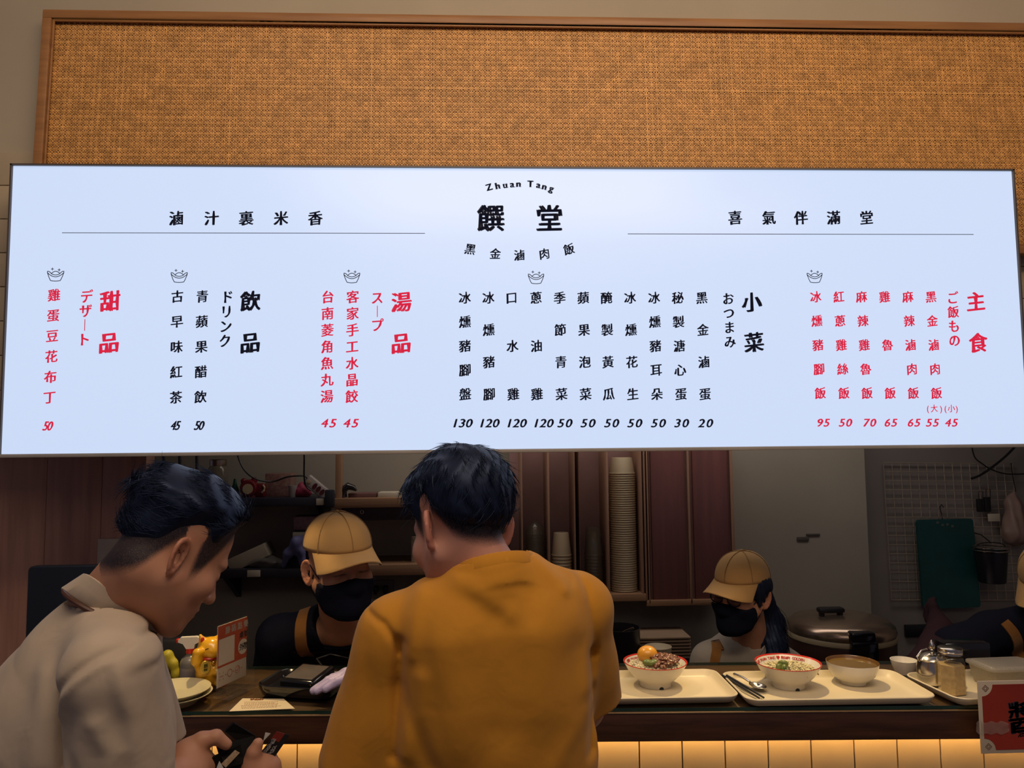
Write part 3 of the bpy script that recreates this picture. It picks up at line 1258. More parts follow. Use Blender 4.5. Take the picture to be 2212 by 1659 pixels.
# lower edge of the hair, by how far forward the spot lies
HZ_SHORT = np.array([-.068, -.064, -.056, -.040, -.022, .006, .030, .036, .032, .008, -.012, .002, .028, .055, .075, .085])


def hair_sdf(fr, thick, hz, w=.03, low=-.006, grooves=None, nohead=False):
    def fn(P):
        L = fr.loc(P)
        d = HEAD(L)
        e = L[:, 2] - np.interp(L[:, 1], HY, hz)
        t = low + (thick(L) - low) * sst(-.004, w, e)
        if grooves is not None:
            t = t + grooves(L) * sst(0, w, e)
        return (d - t) * fr.s
    return fn


def strap(name, mesh_ob, pts, width, m, parent, from_dir, off=.004):
    """a band laid on the surface of mesh_ob; pts are world points, dropped onto it along from_dir"""
    from mathutils.bvhtree import BVHTree
    me = mesh_ob.data
    bv = BVHTree.FromPolygons([v.co for v in me.vertices], [tuple(p.vertices) for p in me.polygons])
    d = Vector(from_dir).normalized()
    P = []
    for p in pts:
        h = bv.ray_cast(Vector(p) - d * .5, d)
        if h[0] is None:
            h = bv.find_nearest(Vector(p))
        P.append((h[0], h[1] if h[1].dot(d) < 0 else -h[1]))
    mb = MB()
    n = len(P)
    vs = []
    for i, (p, nn) in enumerate(P):
        t = (P[min(i + 1, n - 1)][0] - P[max(i - 1, 0)][0]).normalized()
        sd = t.cross(nn).normalized()
        for s_, o_ in ((-1, off), (1, off), (1, -.004), (-1, -.004)):
            vs.append(p + sd * (s_ * width / 2) + nn * o_)
    fs = []
    for i in range(n - 1):
        for k in range(4):
            k2 = (k + 1) % 4
            fs.append((i * 4 + k, i * 4 + k2, i * 4 + 4 + k2, i * 4 + 4 + k))
    fs += [(0, 1, 2, 3), (4 * n - 4, 4 * n - 3, 4 * n - 2, 4 * n - 1)]
    mb.add(vs, fs, 0, False)
    return mb.build(name, m, parent)


def densify(pts, k=6):
    out = []
    for a, b in zip(pts[:-1], pts[1:]):
        for i in range(k):
            out.append(Vector(a).lerp(Vector(b), i / k))
    out.append(Vector(pts[-1]))
    return out


def neck_open(d, h, rr, r, band=0.0, floor=.035):
    """opens a shirt round the neck axis (height h, radius rr); band adds a stand-up neckband of that height"""
    if band:
        b = np.maximum(np.abs(rr - r - .0045) - .0045, np.abs(h - band / 2 + .01) - band / 2 - .01)
        d = smin(d, b, .014)
    return np.maximum(d, -np.maximum(rr - r, np.maximum(-floor - h, h - .16)))


def legs(parent, hipc, lat, name='trousers', floor=0.0):
    """trousers to the floor with shoes; lat is the person's right"""
    l = Vector(lat).normalized()
    h = Vector(hipc)
    f = Vector((0, 0, 1)).cross(l)
    pr = Prims()
    pr.ell(h + Vector((0, 0, .0)), (.16, .13, .14), .03)
    for s in (-1, 1):
        a = h + l * s * .085
        kn = Vector((a.x, a.y, .48)) + l * s * .01
        an = Vector((kn.x, kn.y, .07)) - f * .02
        pr.chain([a, kn, an], [.088, .066, .058], .03)
    lo = (h.x - .3, h.y - .3, .02)
    hi = (h.x + .3, h.y + .3, h.z + .16)
    V, Q = sdf_mesh(pr, lo, hi, .012)
    np_mesh(name, V, Q, F_TROU, parent)
    for s in (-1, 1):
        mb = MB()
        c = Vector((h.x, h.y, 0)) + l * s * .095 + f * .03
        rot = Matrix((l, f, Vector((0, 0, 1)))).transposed()
        mb.ball(c + Vector((0, 0, .042)), (.045, .13, .042), 20, 12, 0, rot)
        mb.rbox(c + Vector((0, 0, .010)), (.082, .24, .02), .009, rot)
        mb.build('shoe', M_SHOE, parent)


def lines_disp(specs, Yp):
    """grooves and ridges of cloth along drawn lines in the (x, z) plane"""
    S = []
    for pts, w_, amp in specs:
        q = [at(px, py, Yp) for px, py in pts]
        for a, b in zip(q[:-1], q[1:]):
            S.append((a.x, a.z, b.x, b.z, w_, amp))

    def fn(P):
        acc = {}
        for ax, az, bx, bz, w_, amp in S:
            dx, dz = bx - ax, bz - az
            t = np.clip(((P[:, 0] - ax) * dx + (P[:, 2] - az) * dz) / (dx * dx + dz * dz), 0, 1)
            d2 = (P[:, 0] - ax - t * dx) ** 2 + (P[:, 2] - az - t * dz) ** 2
            g = np.exp(-d2 / (w_ * w_))
            key = (w_, amp, )
            acc[key] = np.maximum(acc.get(key, 0), g)
        o = np.zeros(len(P), F32)
        for (w_, amp), g in acc.items():
            o += (amp * g).astype(F32)
        return o
    return fn


# ------------------------------------------------------------------ customer in the ochre T-shirt, seen from behind
frO = Frame(at(1002, 1140, 1.405), 128, 22, 3, 1.02)
nbO = at(1072, 1252, 1.375)
axO = Vector((-.16, .36, .92)).normalized()
SLo, SRo = at(840, 1366, 1.40), at(1254, 1320, 1.45)
ELo, ERo = at(778, 1668, 1.43), at(1256, 1525, 1.57)
WLo, WRo = Vector((-.16, 1.70, 1.16)), Vector((.10, 1.70, 1.155))
pr = Prims()
pr.cap(frO.w(0, -.012, -.03), nbO + Vector((-.006, .008, 0)), .050, .054, .03)
pr.cap(nbO + Vector((0, 0, -.03)), SLo, .045, .045, .02).cap(nbO + Vector((0, 0, -.03)), SRo, .045, .045, .02)
pr.ell(at(1062, 1450, 1.41), (.155, .09, .17), .03)
pr.ell(at(1072, 1640, 1.42), (.15, .095, .17), .06)
pr.ell((nbO.x + .01, 1.43, .95), (.155, .105, .14), .06)
pr.chain([SLo, ELo, WLo], [.05, .042, .027], .02)
pr.chain([SRo, ERo, WRo], [.05, .042, .027], .02)
hand_prims(pr, WLo, (.5, .8, -.15), (0, .1, 1), 1, 1, .5)
hand_prims(pr, WRo, (-.5, .8, -.15), (0, .1, 1), -1, 1, .5)


def stub_O(L):
    e = L[:, 2] - np.interp(L[:, 1], HY, HZ_SHORT)
    return np.where((HEAD(L) < .02) & (np.hypot(L[:, 0], L[:, 1]) < .12) & (np.abs(L[:, 0]) < .0735), sst(-.012, .022, e), 0)


personO, bodyO = make_body('person', 'person with short black hair seen from behind in an ochre yellow T-shirt at the counter', frO, pr, SK_B,
                           (-.42, 1.18, .84), (.5, 1.92, 1.82), .004, stub_O, 44)
thO = lambda L: .012 + .006 * sst(.0, .10, L[:, 2]) + .010 * sst(.02, .07, L[:, 1]) * sst(-.02, .05, L[:, 2])
ndir = lambda L: np.sin(L[:, 0] * 260 + 5 * np.sin(L[:, 2] * 40) + 40 * L[:, 1]) * .0012 + np.sin(L[:, 0] * 95 + L[:, 2] * 30) * .0018
HZ_O = HZ_SHORT + .012
V, Q = sdf_mesh(hair_sdf(frO, thO, HZ_O, .05, -.008, ndir), np.array(frO.c) - .19, np.array(frO.c) + .19, .0032)
hair = np_mesh('hair', V, Q, m_hair, personO)


def flow_crown(L):
    c = np.array((.0, -.05, .13))
    v = np.array(L) - c
    return (v[0], v[1], -abs(v[2]) * .6 - .02)


strands('hair_lock', V, Q, frO, flow_crown, 2600, .034, .0006, hair, 3, keep=lambda L: (L[:, 2] - np.interp(L[:, 1], HY, HZ_O)) > .024, lift=.02)

ps = Prims()
ps.cap(nbO + Vector((0, -.005, -.008)), SLo + Vector((.02, 0, .006)), .054, .060, .04).cap(nbO + Vector((0, -.005, -.008)), SRo + Vector((-.02, 0, .008)), .056, .064, .04)
ps.cap(nbO + Vector((.002, .004, -.075)), nbO + Vector((0, .004, -.018)), .088, .076, .04)
ps.cap(at(858, 1410, 1.40), at(868, 1665, 1.41), .040, .050, .04)
ps.ell(at(1062, 1478, 1.41), (.178, .122, .165), .06)
ps.ell(at(1066, 1640, 1.42), (.186, .120, .19), .07)
ps.ell((nbO.x + .01, 1.43, .98), (.175, .125, .13), .07)
ps.cap(at(985, 1370, 1.36), at(1000, 1500, 1.36), .07, .06, .06).cap(at(1150, 1350, 1.37), at(1140, 1500, 1.37), .07, .06, .06)
slv = Prims()
slv.chain([SLo, ELo + Vector((-.0, 0, .02))], [.056, .071], .03)
slvR = Prims()
hemR = at(1276, 1505, 1.53)
slvR.chain([SRo, SRo.lerp(hemR, 1.25)], [.056, .060], .03)
dirR = np.array((hemR - SRo).normalized(), F32)
dirL = np.array((ELo - SLo).normalized(), F32)
crO = lines_disp([
    ([(985, 1241), (1060, 1243), (1120, 1228), (1174, 1208)], .0055, .001),
    ([(1172, 1215), (1190, 1238), (1226, 1280)], .014, -.005),
    ([(1186, 1208), (1208, 1240), (1244, 1272)], .010, .004),
    ([(990, 1256), (1040, 1282), (1100, 1320)], .018, -.005),
    ([(1010, 1290), (1070, 1328)], .018, .002),
    ([(1125, 1262), (1145, 1285), (1155, 1330)], .016, .003),
    ([(860, 1400), (857, 1440), (852, 1500), (850, 1570), (846, 1659)], .011, .010),
    ([(905, 1290), (892, 1340), (884, 1420)], .016, -.005),
    ([(786, 1346), (822, 1362), (846, 1392), (856, 1424)], .0065, .0055),
    ([(1262, 1238), (1286, 1300), (1300, 1380), (1302, 1450)], .008, .006),
    ([(1225, 1225), (1258, 1300), (1280, 1400), (1288, 1500)], .02, -.006),
    ([(1298, 1440), (1296, 1540), (1292, 1659)], .010, .010),
    ([(870, 1640), (900, 1540), (905, 1470)], .018, -.006),
    ([(858, 1500), (900, 1590), (930, 1659)], .014, .004),
    ([(1280, 1560), (1230, 1620), (1200, 1659)], .02, -.004),
    ([(960, 1400), (980, 1520), (975, 1650)], .03, -.004),
    ([(1090, 1330), (1100, 1430), (1095, 1560)], .035, .005),
], 1.30)


def shirtO(P):
    d = ps(P)
    l = np.maximum(slv(P), (P - np.array(ELo, F32)) @ dirL - .01)
    r = np.maximum(slvR(P), (P - np.array(hemR, F32)) @ dirR)
    d = smin(d, l, .028)
    d = smin(d, r, .045)
    back = sst(1.47, 1.40, P[:, 1])
    d = d + crO(P) * back + wob(P, 22, 5) * .0022 + wob(P * np.array((1, 1, .35), F32), 60, 8) * .0008
    # neck opening
    n0, ab = np.array(nbO, F32), np.array(axO, F32)
    h = (P - n0) @ ab
    rr = np.linalg.norm(P - n0 - h[:, None] * ab, axis=1)
    d = neck_open(d, h, rr, .0635, .020, -.010)
    return np.maximum(d, .86 - P[:, 2])


V, Q = sdf_mesh(shirtO, (-.46, 1.16, .84), (.52, 1.72, 1.66), .0038)
shO = np_mesh('tshirt', V, Q, F_OCHRE, personO)
# ribbed collar band
mb = MB()
ax = axO
u_ = ax.cross(Vector((0, 1, 0))).normalized()
v_ = ax.cross(u_)
prof = ((.0630, .002), (.0625, .0285), (.0645, .0315), (.0690, .0315), (.0735, .0295), (.0752, .024), (.0775, .010), (.0760, .006))
vs, fs = [], []
NS = 48
for k in range(NS):
    a = 2 * math.pi * k / NS
    for r_, h_ in prof:
        vs.append(nbO + (u_ * math.cos(a) + v_ * math.sin(a)) * r_ + ax * h_)
n_ = len(prof)
for k in range(NS):
    for i in range(n_ - 1):
        k2 = (k + 1) % NS
        fs.append((k * n_ + i, k2 * n_ + i, k2 * n_ + i + 1, k * n_ + i + 1))
mb.add(vs, fs, 0, True)
mb.build('collar', F_OCHRE, shO)
legs(personO, (nbO.x + .01, 1.43, .92), (1, 0.05, 0))

# ------------------------------------------------------------------ customer in the beige polo shirt, in profile
frL = Frame((0, 0, 0), 41, 36, 0, .95)
frL.c = at(384, 1202, 1.29) - frL.M @ Vector((.0745, -.010, -.004)) * frL.s
frL.cn = np.array(frL.c, F32)
fwd = Vector((math.cos(R(28)), math.sin(R(28)), 0))
rgt = Vector((math.sin(R(28)), -math.cos(R(28)), 0))
BM = Matrix((rgt, fwd, Vector((0, 0, 1)))).transposed()
nbL = at(240, 1318, 1.375)
SRl = at(238, 1462, 1.205)
SLl = nbL + Vector((0, 0, -.075)) - rgt * .18 + fwd * .03
ERl = at(262, 1740, 1.235)
ELl = SLl + Vector((.05, .05, -.27))
WRl = at(408, 1672, 1.385)
WLl = at(566, 1705, 1.47)
pr = Prims()
pr.cap(frL.w(0, -.025, -.035), nbL, .055, .066, .03)
pr.cap(nbL + Vector((0, 0, -.03)), SRl, .045, .05, .02).cap(nbL + Vector((0, 0, -.03)), SLl, .045, .05, .02)
chL = at(185, 1570, 1.385)
pr.ell(chL, (.16, .105, .18), .03, BM)
pr.ell(Vector((chL.x - .02, chL.y, 1.08)), (.15, .10, .2), .06, BM)
pr.chain([SRl, ERl, WRl], [.05, .042, .027], .02)
pr.chain([SLl, ELl, WLl], [.05, .042, .027], .02)
# right hand: bent thumb along the top of the wallet, fingers curled beneath it
Yh = 1.41
pr.cap(WRl, at(415, 1640, Yh), .027, .026, .02)
pr.cap(at(404, 1632, Yh - .01), at(440, 1655, Yh + .01), .024, .022, .02)
pr.cap(at(402, 1622, Yh), at(436, 1600, Yh), .017, .0150, .012)
pr.cap(at(436, 1600, Yh), at(466, 1592, Yh + .005), .0145, .0125, .006)
pr.cap(at(466, 1592, Yh + .005), at(489, 1608, Yh + .012), .0125, .0098, .004)
for i, (x0, y0, x1, y1, x2, y2) in enumerate(((440, 1640, 478, 1652, 505, 1668), (436, 1658, 474, 1674, 500, 1690), (430, 1676, 466, 1694, 490, 1708), (424, 1692, 455, 1712, 476, 1724))):
    dy = .012 * i
    pr.cap(at(x0, y0, Yh + .008), at(x1, y1, Yh + .045), .0098, .0090, .006)
    pr.cap(at(x1, y1, Yh + .045), at(x2, y2, Yh + .055), .0090, .0075, .004)
# left hand: fist closed on the wallet, thumb upright
Yg = 1.465
pr.cap(WLl, at(560, 1668, Yg), .027, .028, .02)
pr.cap(at(548, 1655, Yg), at(578, 1660, Yg + .01), .024, .022, .02)
pr.cap(at(541, 1655, Yg - .012), at(548, 1626, Yg - .014), .0150, .0130, .012)
pr.cap(at(548, 1626, Yg - .014), at(557, 1606, Yg - .012), .0125, .0098, .004)
for i, (x0, y0, x1, y1, x2, y2) in enumerate(((572, 1640, 586, 1637, 570, 1628), (580, 1652, 594, 1650, 576, 1644), (582, 1666, 596, 1665, 578, 1660), (582, 1680, 592, 1680, 576, 1674))):
    pr.cap(at(x0, y0, Yg), at(x1, y1, Yg + .012), .0105, .0098, .005)
    pr.cap(at(x1, y1, Yg + .012), at(x2, y2, Yg + .03), .0095, .0080, .004)

HZ_L = np.array([-.080, -.074, -.056, -.032, .006, .022, .036, .042, .046, .030, .018, .026, .044, .062, .078, .085])
HZ_Lstub = np.array([-.105, -.100, -.086, -.062, -.022, .004, .026, .034, .032, .000, -.028, -.020, .012, .050, .072, .085])


def stub_L(L):
    e = L[:, 2] - np.interp(L[:, 1], HY, HZ_Lstub)
    scalp = np.where((HEAD(L) < .045) & (np.hypot(L[:, 0], L[:, 1]) < .125) & (np.abs(L[:, 0]) < .0735), sst(-.010, .030, e) * .98, 0)
    beard = .16 * np.exp(-((L[:, 1] - .095) / .03) ** 2 - ((L[:, 2] + .085) / .03) ** 2) * (L[:, 1] > .05)
    brow = .8 * np.exp(-(((np.abs(L[:, 0]) - .034) / .018) ** 4) - ((L[:, 2] - .024 + .2 * (np.abs(L[:, 0]) - .034)) / .0042) ** 2) * (L[:, 1] > .07)
    lash = .9 * np.exp(-(((np.abs(L[:, 0]) - .0325) / .016) ** 6) - ((L[:, 2] + .003) / .0018) ** 2) * (L[:, 1] > .075)
    return np.maximum(np.maximum(scalp, beard), np.maximum(brow, lash))


personL, bodyL = make_body('person', 'person in beige polo shirt, black hair swept back, head bowed over a wallet', frL, pr, SK_A,
                           (-1.12, 1.0, .84), (-.2, 1.78, 1.80), .0033, stub_L)


def thL(L):
    return .004 + .020 * sst(.03, .085, L[:, 2]) + .007 * sst(.03, .09, L[:, 1]) * sst(.045, .08, L[:, 2]) + .006 * sst(-.06, -.1, L[:, 1])


grL = lambda L: np.sin(L[:, 0] * 150 + L[:, 2] * 210 + 4 * np.sin(L[:, 1] * 30)) * .0016 * sst(.04, .08, L[:, 2]) + np.sin(L[:, 0] * 70 + L[:, 2] * 80 + L[:, 1] * 25) * .0024 * sst(.04, .08, L[:, 2])
V, Q = sdf_mesh(hair_sdf(frL, thL, HZ_L, .065, -.006, grL), np.array(frL.c) - .19, np.array(frL.c) + .19, .0030)
hair = np_mesh('hair', V, Q, m_hair, personL)
strands('hair_lock', V, Q, frL, lambda L: (L[0] * 1.2, -.9 + .6 * (L[1] > .06), -.25 if L[2] < .09 else .12), 2600, .042, .0006, hair, 5,
        keep=lambda L: (L[:, 2] - np.interp(L[:, 1], HY, HZ_L)) > .034, lift=.0, curl=.3)

ps2 = Prims()
ps2.cap(nbL + Vector((0, 0, -.012)), SRl, .060, .066, .04).cap(nbL + Vector((0, 0, -.012)), SLl, .060, .062, .04)
ps2.cap(nbL + Vector((-.045, -.01, -.075)), chL + Vector((-.03, 0, .04)), .075, .13, .05)
ps2.ell(chL, (.195, .138, .18), .06, BM)
ps2.ell(Vector((chL.x - .01, chL.y + .005, 1.10)), (.19, .138, .22), .07, BM)
ps2.ell(Vector((chL.x - .02, chL.y, .95)), (.165, .12, .13), .07, BM)
slL = Prims()
slL.chain([SRl, ERl], [.068, .080], .03)
slL2 = Prims()
slL2.chain([SLl, ELl], [.058, .07], .03)
crL = lines_disp([
    ([(292, 1388), (250, 1402), (205, 1432), (165, 1470), (140, 1520), (130, 1600), (134, 1659)], .0075, .0065),
    ([(300, 1395), (256, 1412), (214, 1442), (176, 1480), (150, 1530)], .007, -.004),
    ([(128, 1470), (126, 1560), (140, 1659)], .010, .010),
    ([(60, 1480), (80, 1560), (85, 1650)], .022, -.008),
    ([(170, 1310), (230, 1320), (290, 1350)], .012, -.007),
    ([(150, 1340), (220, 1340), (280, 1370)], .010, .005),
    ([(300, 1420), (320, 1520), (330, 1650)], .016, -.009),
    ([(330, 1440), (345, 1540), (360, 1650)], .010, .009),
    ([(190, 1520), (175, 1600), (190, 1659)], .014, .007),
    ([(250, 1540), (280, 1600), (270, 1659)], .016, -.007),
], 1.20)
nax = (frL.w(0, -.02, -.03) - nbL).normalized()


def shirtL(P):
    d = ps2(P)
    l = np.maximum(slL(P), (P[:, 2] - .0) * -1 + 1.19)
    r = np.maximum(slL2(P), -P[:, 2] + SLl.z - .22)
    d = smin(smin(d, l, .022), r, .03)
    front = sst(1.44, 1.30, P[:, 1])
    d = d + crL(P) * front + wob(P, 24, 11) * .0022
    n0 = np.array(nbL, F32)
    a = np.array(nax, F32)
    h = (P - n0) @ a
    rr = np.linalg.norm(P - n0 - h[:, None] * a, axis=1)
    d = neck_open(d, h, rr, .069)
    return np.maximum(d, .86 - P[:, 2])


V, Q = sdf_mesh(shirtL, (-1.16, 1.0, .84), (-.2, 1.80, 1.66), .0038)
shL = np_mesh('polo_shirt', V, Q, F_BEIGE, personL)
# folded collar
mb = MB()
u_ = nax.cross(rgt).normalized()
v_ = rgt
prof = ((.0675, .000), (.0665, .052), (.0690, .0560), (.0730, .0545), (.0800, .032), (.0875, .008), (.0862, .004), (.076, .018))
vs, fs = [], []
NS = 56
for k in range(NS):
    a = 2 * math.pi * k / NS
    du = u_ * math.cos(a) + v_ * math.sin(a)
    fr_ = max(0, du.dot(fwd))
    for r_, h_ in prof:
        rr_ = r_ * (1 + (.08 + .14 * (h_ < .03)) * fr_)
        vs.append(nbL + du * rr_ + nax * (h_ - .004 - .024 * fr_ * (h_ < .03) - .008 * fr_ + .004 * math.sin(3 * a)))
n_ = len(prof)
for k in range(NS):
    for i in range(n_ - 1):
        k2 = (k + 1) % NS
        fs.append((k * n_ + i, k2 * n_ + i, k2 * n_ + i + 1, k * n_ + i + 1))
mb.add(vs, fs, 0, True)
mb.build('collar', F_BEIGE, shL)
# brown strap round the neck, coming out from under the collar
mb = MB()
pts = [nbL + (u_ * math.cos(a) + v_ * math.sin(a)) * (.0815 + .016 * max(0, math.sin(a))) + nax * (.004 - .006 * math.sin(a)) for a in np.linspace(-.6, 4.0, 30)]
mb.tube(pts, .0045, 8)
mb.build('neck_strap', mat('brown_leather', (0.075, 0.028, 0.015), rough=0.5), personL)
legs(personL, (chL.x - .02, chL.y, .92), rgt)

# open black wallet with a red-topped card and a banknote corner, held in both hands
m_wal = mat('black_wallet_leather', (0.005, 0.0045, 0.0045), rough=0.7, var=0.3, bump=0.2, bscale=300, spec=0.2)
wal = thing('wallet', 'open black wallet held in both hands by the person in the beige polo', 'wallet', at(520, 1630, 1.445))


def slab(mb, px4, Y4, th, mi=0):
    """a thin plate whose four corners are given by photograph point and depth"""
    q = [at(px, py, y) for (px, py), y in zip(px4, Y4)]
    n = (q[1] - q[0]).cross(q[3] - q[0]).normalized() * th
    mb.add(q + [v + n for v in q], [(0, 1, 2, 3), (4, 5, 6, 7), (0, 1, 5, 4), (1, 2, 6, 5), (2, 3, 7, 6), (3, 0, 4, 7)], mi)


mb = MB()
slab(mb, [(486, 1660), (470, 1608), (548, 1590), (560, 1640)], [1.415, 1.425, 1.475, 1.465], .006)
slab(mb, [(486, 1580), (505, 1562), (552, 1590), (540, 1622)], [1.445, 1.450, 1.485, 1.475], .005)
mb.build('cover', m_wal, wal)
mb = MB()
slab(mb, [(440, 1690), (452, 1640), (520, 1608), (530, 1668)], [1.400, 1.405, 1.445, 1.445], .005)
mb.build('flap', m_wal, wal)
mb = MB()
slab(mb, [(478, 1650), (508, 1620), (518, 1626), (488, 1658)], [1.394, 1.424, 1.427, 1.397], .0015)
mb.build('embroidered_patch', mat('gold_brocade', (0.20, 0.10, 0.05), color2=(0.28, 0.22, 0.13), scale=220), wal)
m_cardk = mat('black_card', (0.012, 0.012, 0.014), rough=0.35)
m_cardr = mat('red_card', (0.20, 0.022, 0.012), rough=0.4)
m_cardw = mat('white_card_print', (0.55, 0.53, 0.50), rough=0.5)
crd = thing('member_card', 'black card with white characters and a red end poking out of the open wallet', 'card', at(590, 1600, 1.460))
A_, B_, C_, D_ = at(562, 1628, 1.460), at(598, 1580, 1.465), at(626, 1588, 1.475), at(586, 1646, 1.470)
nC = (B_ - A_).cross(D_ - A_).normalized()
if nC.y > 0:
    nC = -nC


def card_pt(u, v, o=0.0):
    return (A_ * (1 - u) + B_ * u) * (1 - v) + (D_ * (1 - u) + C_ * u) * v + nC * o


def card_quad(mb, u0, u1, v0, v1, o=0.0, th=.0008):
    q = [card_pt(u0, v0, o), card_pt(u1, v0, o), card_pt(u1, v1, o), card_pt(u0, v1, o)]
    mb.add(q + [v - nC * th for v in q], [(0, 1, 2, 3), (4, 5, 6, 7), (0, 1, 5, 4), (1, 2, 6, 5), (2, 3, 7, 6), (3, 0, 4, 7)])


mb = MB()
card_quad(mb, 0, 1, 0, 1)
mb.build('card_body', m_cardk, crd)
mb = MB()
card_quad(mb, .66, 1, .0, .62, .0006)
mb.build('red_end', m_cardr, crd)
mb = MB()
for i, ch in enumerate('司公化好吃'):
    put_glyph(mb, ch, lambda a, b: card_pt(b, a, .0010), .30, .2 + .36 * (i % 2), .12 + .24 * (i // 2), bold=.03, rot=R(200))
mb.build('card_lettering', m_cardw, crd)
mb = MB()
slab(mb, [(568, 1606), (574, 1582), (585, 1584), (570, 1600)], [1.467, 1.469, 1.471, 1.469], .0006)
slab(mb, [(468, 1659), (474, 1644), (486, 1664), (480, 1680)], [1.389, 1.391, 1.397, 1.395], .0006)
tag(mb.build('banknote', m_cardw), 'pale folded paper slip tucked in the open black wallet', 'paper slip')


# ------------------------------------------------------------------ kitchen staff
def make_cap(fr, parent, brim_tilt=6, s=1.0):
    """tan baseball cap"""
    mb = MB()
    cx, cy, cz = 0, -.004, .068
    rx, ry, rz = .087 * s, .108 * s, .080 * s
    vs, fs = [], []
    NS, NR = 48, 14
    for i in range(NR + 1):
        ph = (math.pi / 2) * i / NR
        for k in range(NS):
            th = 2 * math.pi * k / NS
            seam = 1 + .006 * (abs(math.sin(3 * th + math.pi / 2)) ** .35 - 1)
            zb = .0 if math.sin(th) > -.2 else 0
            vs.append((cx + rx * math.cos(ph) ** .85 * math.cos(th) * seam, cy + ry * math.cos(ph) ** .85 * math.sin(th) * seam,
                       cz - .012 + zb + (rz + .012) * math.sin(ph) * (1 if i else 1)))
    for i in range(NR):
        for k in range(NS):
            k2 = (k + 1) % NS
            fs.append((i * NS + k, i * NS + k2, (i + 1) * NS + k2, (i + 1) * NS + k))
    mb.add([fr.w(*v) for v in vs], fs, 0, True)
    cr = mb.build('cap', F_CAP, parent)
    sm = cr.modifiers.new('thickness', 'SOLIDIFY')
    sm.thickness = .0025
    mb = MB()
    top, bot = [], []
    NB, NL = 24, 7
    t = R(brim_tilt)
    for j in range(NL + 1):
        for k in range(NB + 1):
            a = R(-72 + 144 * k / NB)
            u = j / NL
            ln = .078 * math.cos(a * .95) ** .6 * u
            x = (rx - .001) * math.sin(a) * (1 + .05 * u)
            y = cy + (ry - .002) * math.cos(a) + ln * math.cos(t)
            z = cz - .014 - ln * math.sin(t) - .046 * (math.sin(a) ** 2) * u + .002 * (1 - u)
            top.append((x, y, z + .0014))
            bot.append((x, y, z - .0014))
    n = len(top)
    W = NB + 1
    fs = []
    for j in range(NL):
        for k in range(NB):
            q = (j * W + k, j * W + k + 1, (j + 1) * W + k + 1, (j + 1) * W + k)
            fs.append(q)
            fs.append(tuple(i + n for i in q[::-1]))
    rim = [k for k in range(W)] + [j * W + NB for j in range(1, NL + 1)] + [NL * W + k for k in range(NB - 1, -1, -1)] + [j * W for j in range(NL - 1, 0, -1)]
    for i in range(len(rim)):
        a, b = rim[i], rim[(i + 1) % len(rim)]
        fs.append((a, b, b + n, a + n))
    mb.add([fr.w(*v) for v in top + bot], fs, 0, True)
    mb.build('brim', F_CAP, cr)
    MB().ball(fr.w(0, cy, cz + rz), .006, 12, 8).build('top_button', F_CAP, cr)
    mb = MB()
    for k in range(3):
        th = math.pi * k / 3 + math.pi / 2
        pts = []
        for i in range(-12, 13):
            ph = (math.pi / 2) * (1 - abs(i) / 12)
            sg = 1 if i >= 0 else -1
            pts.append(fr.w(rx * 1.003 * math.cos(ph) ** .85 * math.cos(th) * sg, cy + ry * 1.003 * math.cos(ph) ** .85 * math.sin(th) * sg, cz - .012 + (rz + .013) * math.sin(ph)))
        mb.tube(pts, .0012, 5)
    mb.build('stitching', fabric('tan_cap_seam', (0.30, 0.17, 0.06)), cr)
    return cr


def make_mask(fr, parent):
    def fn(P):
        L = fr.loc(P)
        d = HEAD(L) - .0065
        # the cloth bridges nose and chin
        b = Prims()
        b.cap((0, .104, -.022), (0, .098, -.085), .012, .016)
        b.cap((0, .104, -.022), (-.05, .055, -.05), .010, .012, .02)
        b.cap((0, .104, -.022), (.05, .055, -.05), .010, .012, .02)
        b.cap((0, .098, -.085), (-.045, .055, -.085), .014, .012, .02)
        b.cap((0, .098, -.085), (.045, .055, -.085), .014, .012, .02)
        d = smin(d, b(L), .03)
        pl = np.abs(np.sin(L[:, 2] * 330)) * .0008
        d = d - pl
        top = L[:, 2] - (-.012 - .010 * np.abs(L[:, 0]) / .06 + .006 * np.exp(-(L[:, 0] / .014) ** 2))
        d = np.maximum(d, top)
        d = np.maximum(d, -.118 - L[:, 2])
        d = np.maximum(d, .030 + .25 * np.abs(L[:, 2] + .055) - L[:, 1])
        return d * fr.s
    V, Q = sdf_mesh(fn, np.array(fr.c) - .17, np.array(fr.c) + .17, .0035)
    o = np_mesh('face_mask', V, Q, F_MASK, parent)
    for s in (-1, 1):
        mb = MB()
        for z0_, z1_ in ((-.022, .018), (-.092, -.030)):
            mb.tube([fr.w(s * .062, .044, z0_), fr.w(s * .071, .026, z0_ * .6 + z1_ * .4), fr.w(s * .0775, -.004, z1_)], .0014, 6)
        mb.build('ear_loop', F_MASK, o)
    return o


def stub_K(L):
    e = L[:, 2] - np.interp(L[:, 1], HY, HZ_SHORT)
    scalp = np.where((HEAD(L) < .02) & (np.hypot(L[:, 0], L[:, 1]) < .125) & (np.abs(L[:, 0]) < .0735), sst(-.006, .012, e), 0)
    brow = .95 * np.exp(-(((np.abs(L[:, 0]) - .034) / .019) ** 4) - ((L[:, 2] - .025 + .15 * (np.abs(L[:, 0]) - .034)) / .0040) ** 2) * (L[:, 1] > .07)
    lash = .95 * np.exp(-(((np.abs(L[:, 0]) - .0325) / .0165) ** 6) - ((L[:, 2] - .001 + .06 * (np.abs(L[:, 0]) - .0325)) / .0026) ** 2) * (L[:, 1] > .072)
    return np.maximum(scalp, np.maximum(brow, lash))


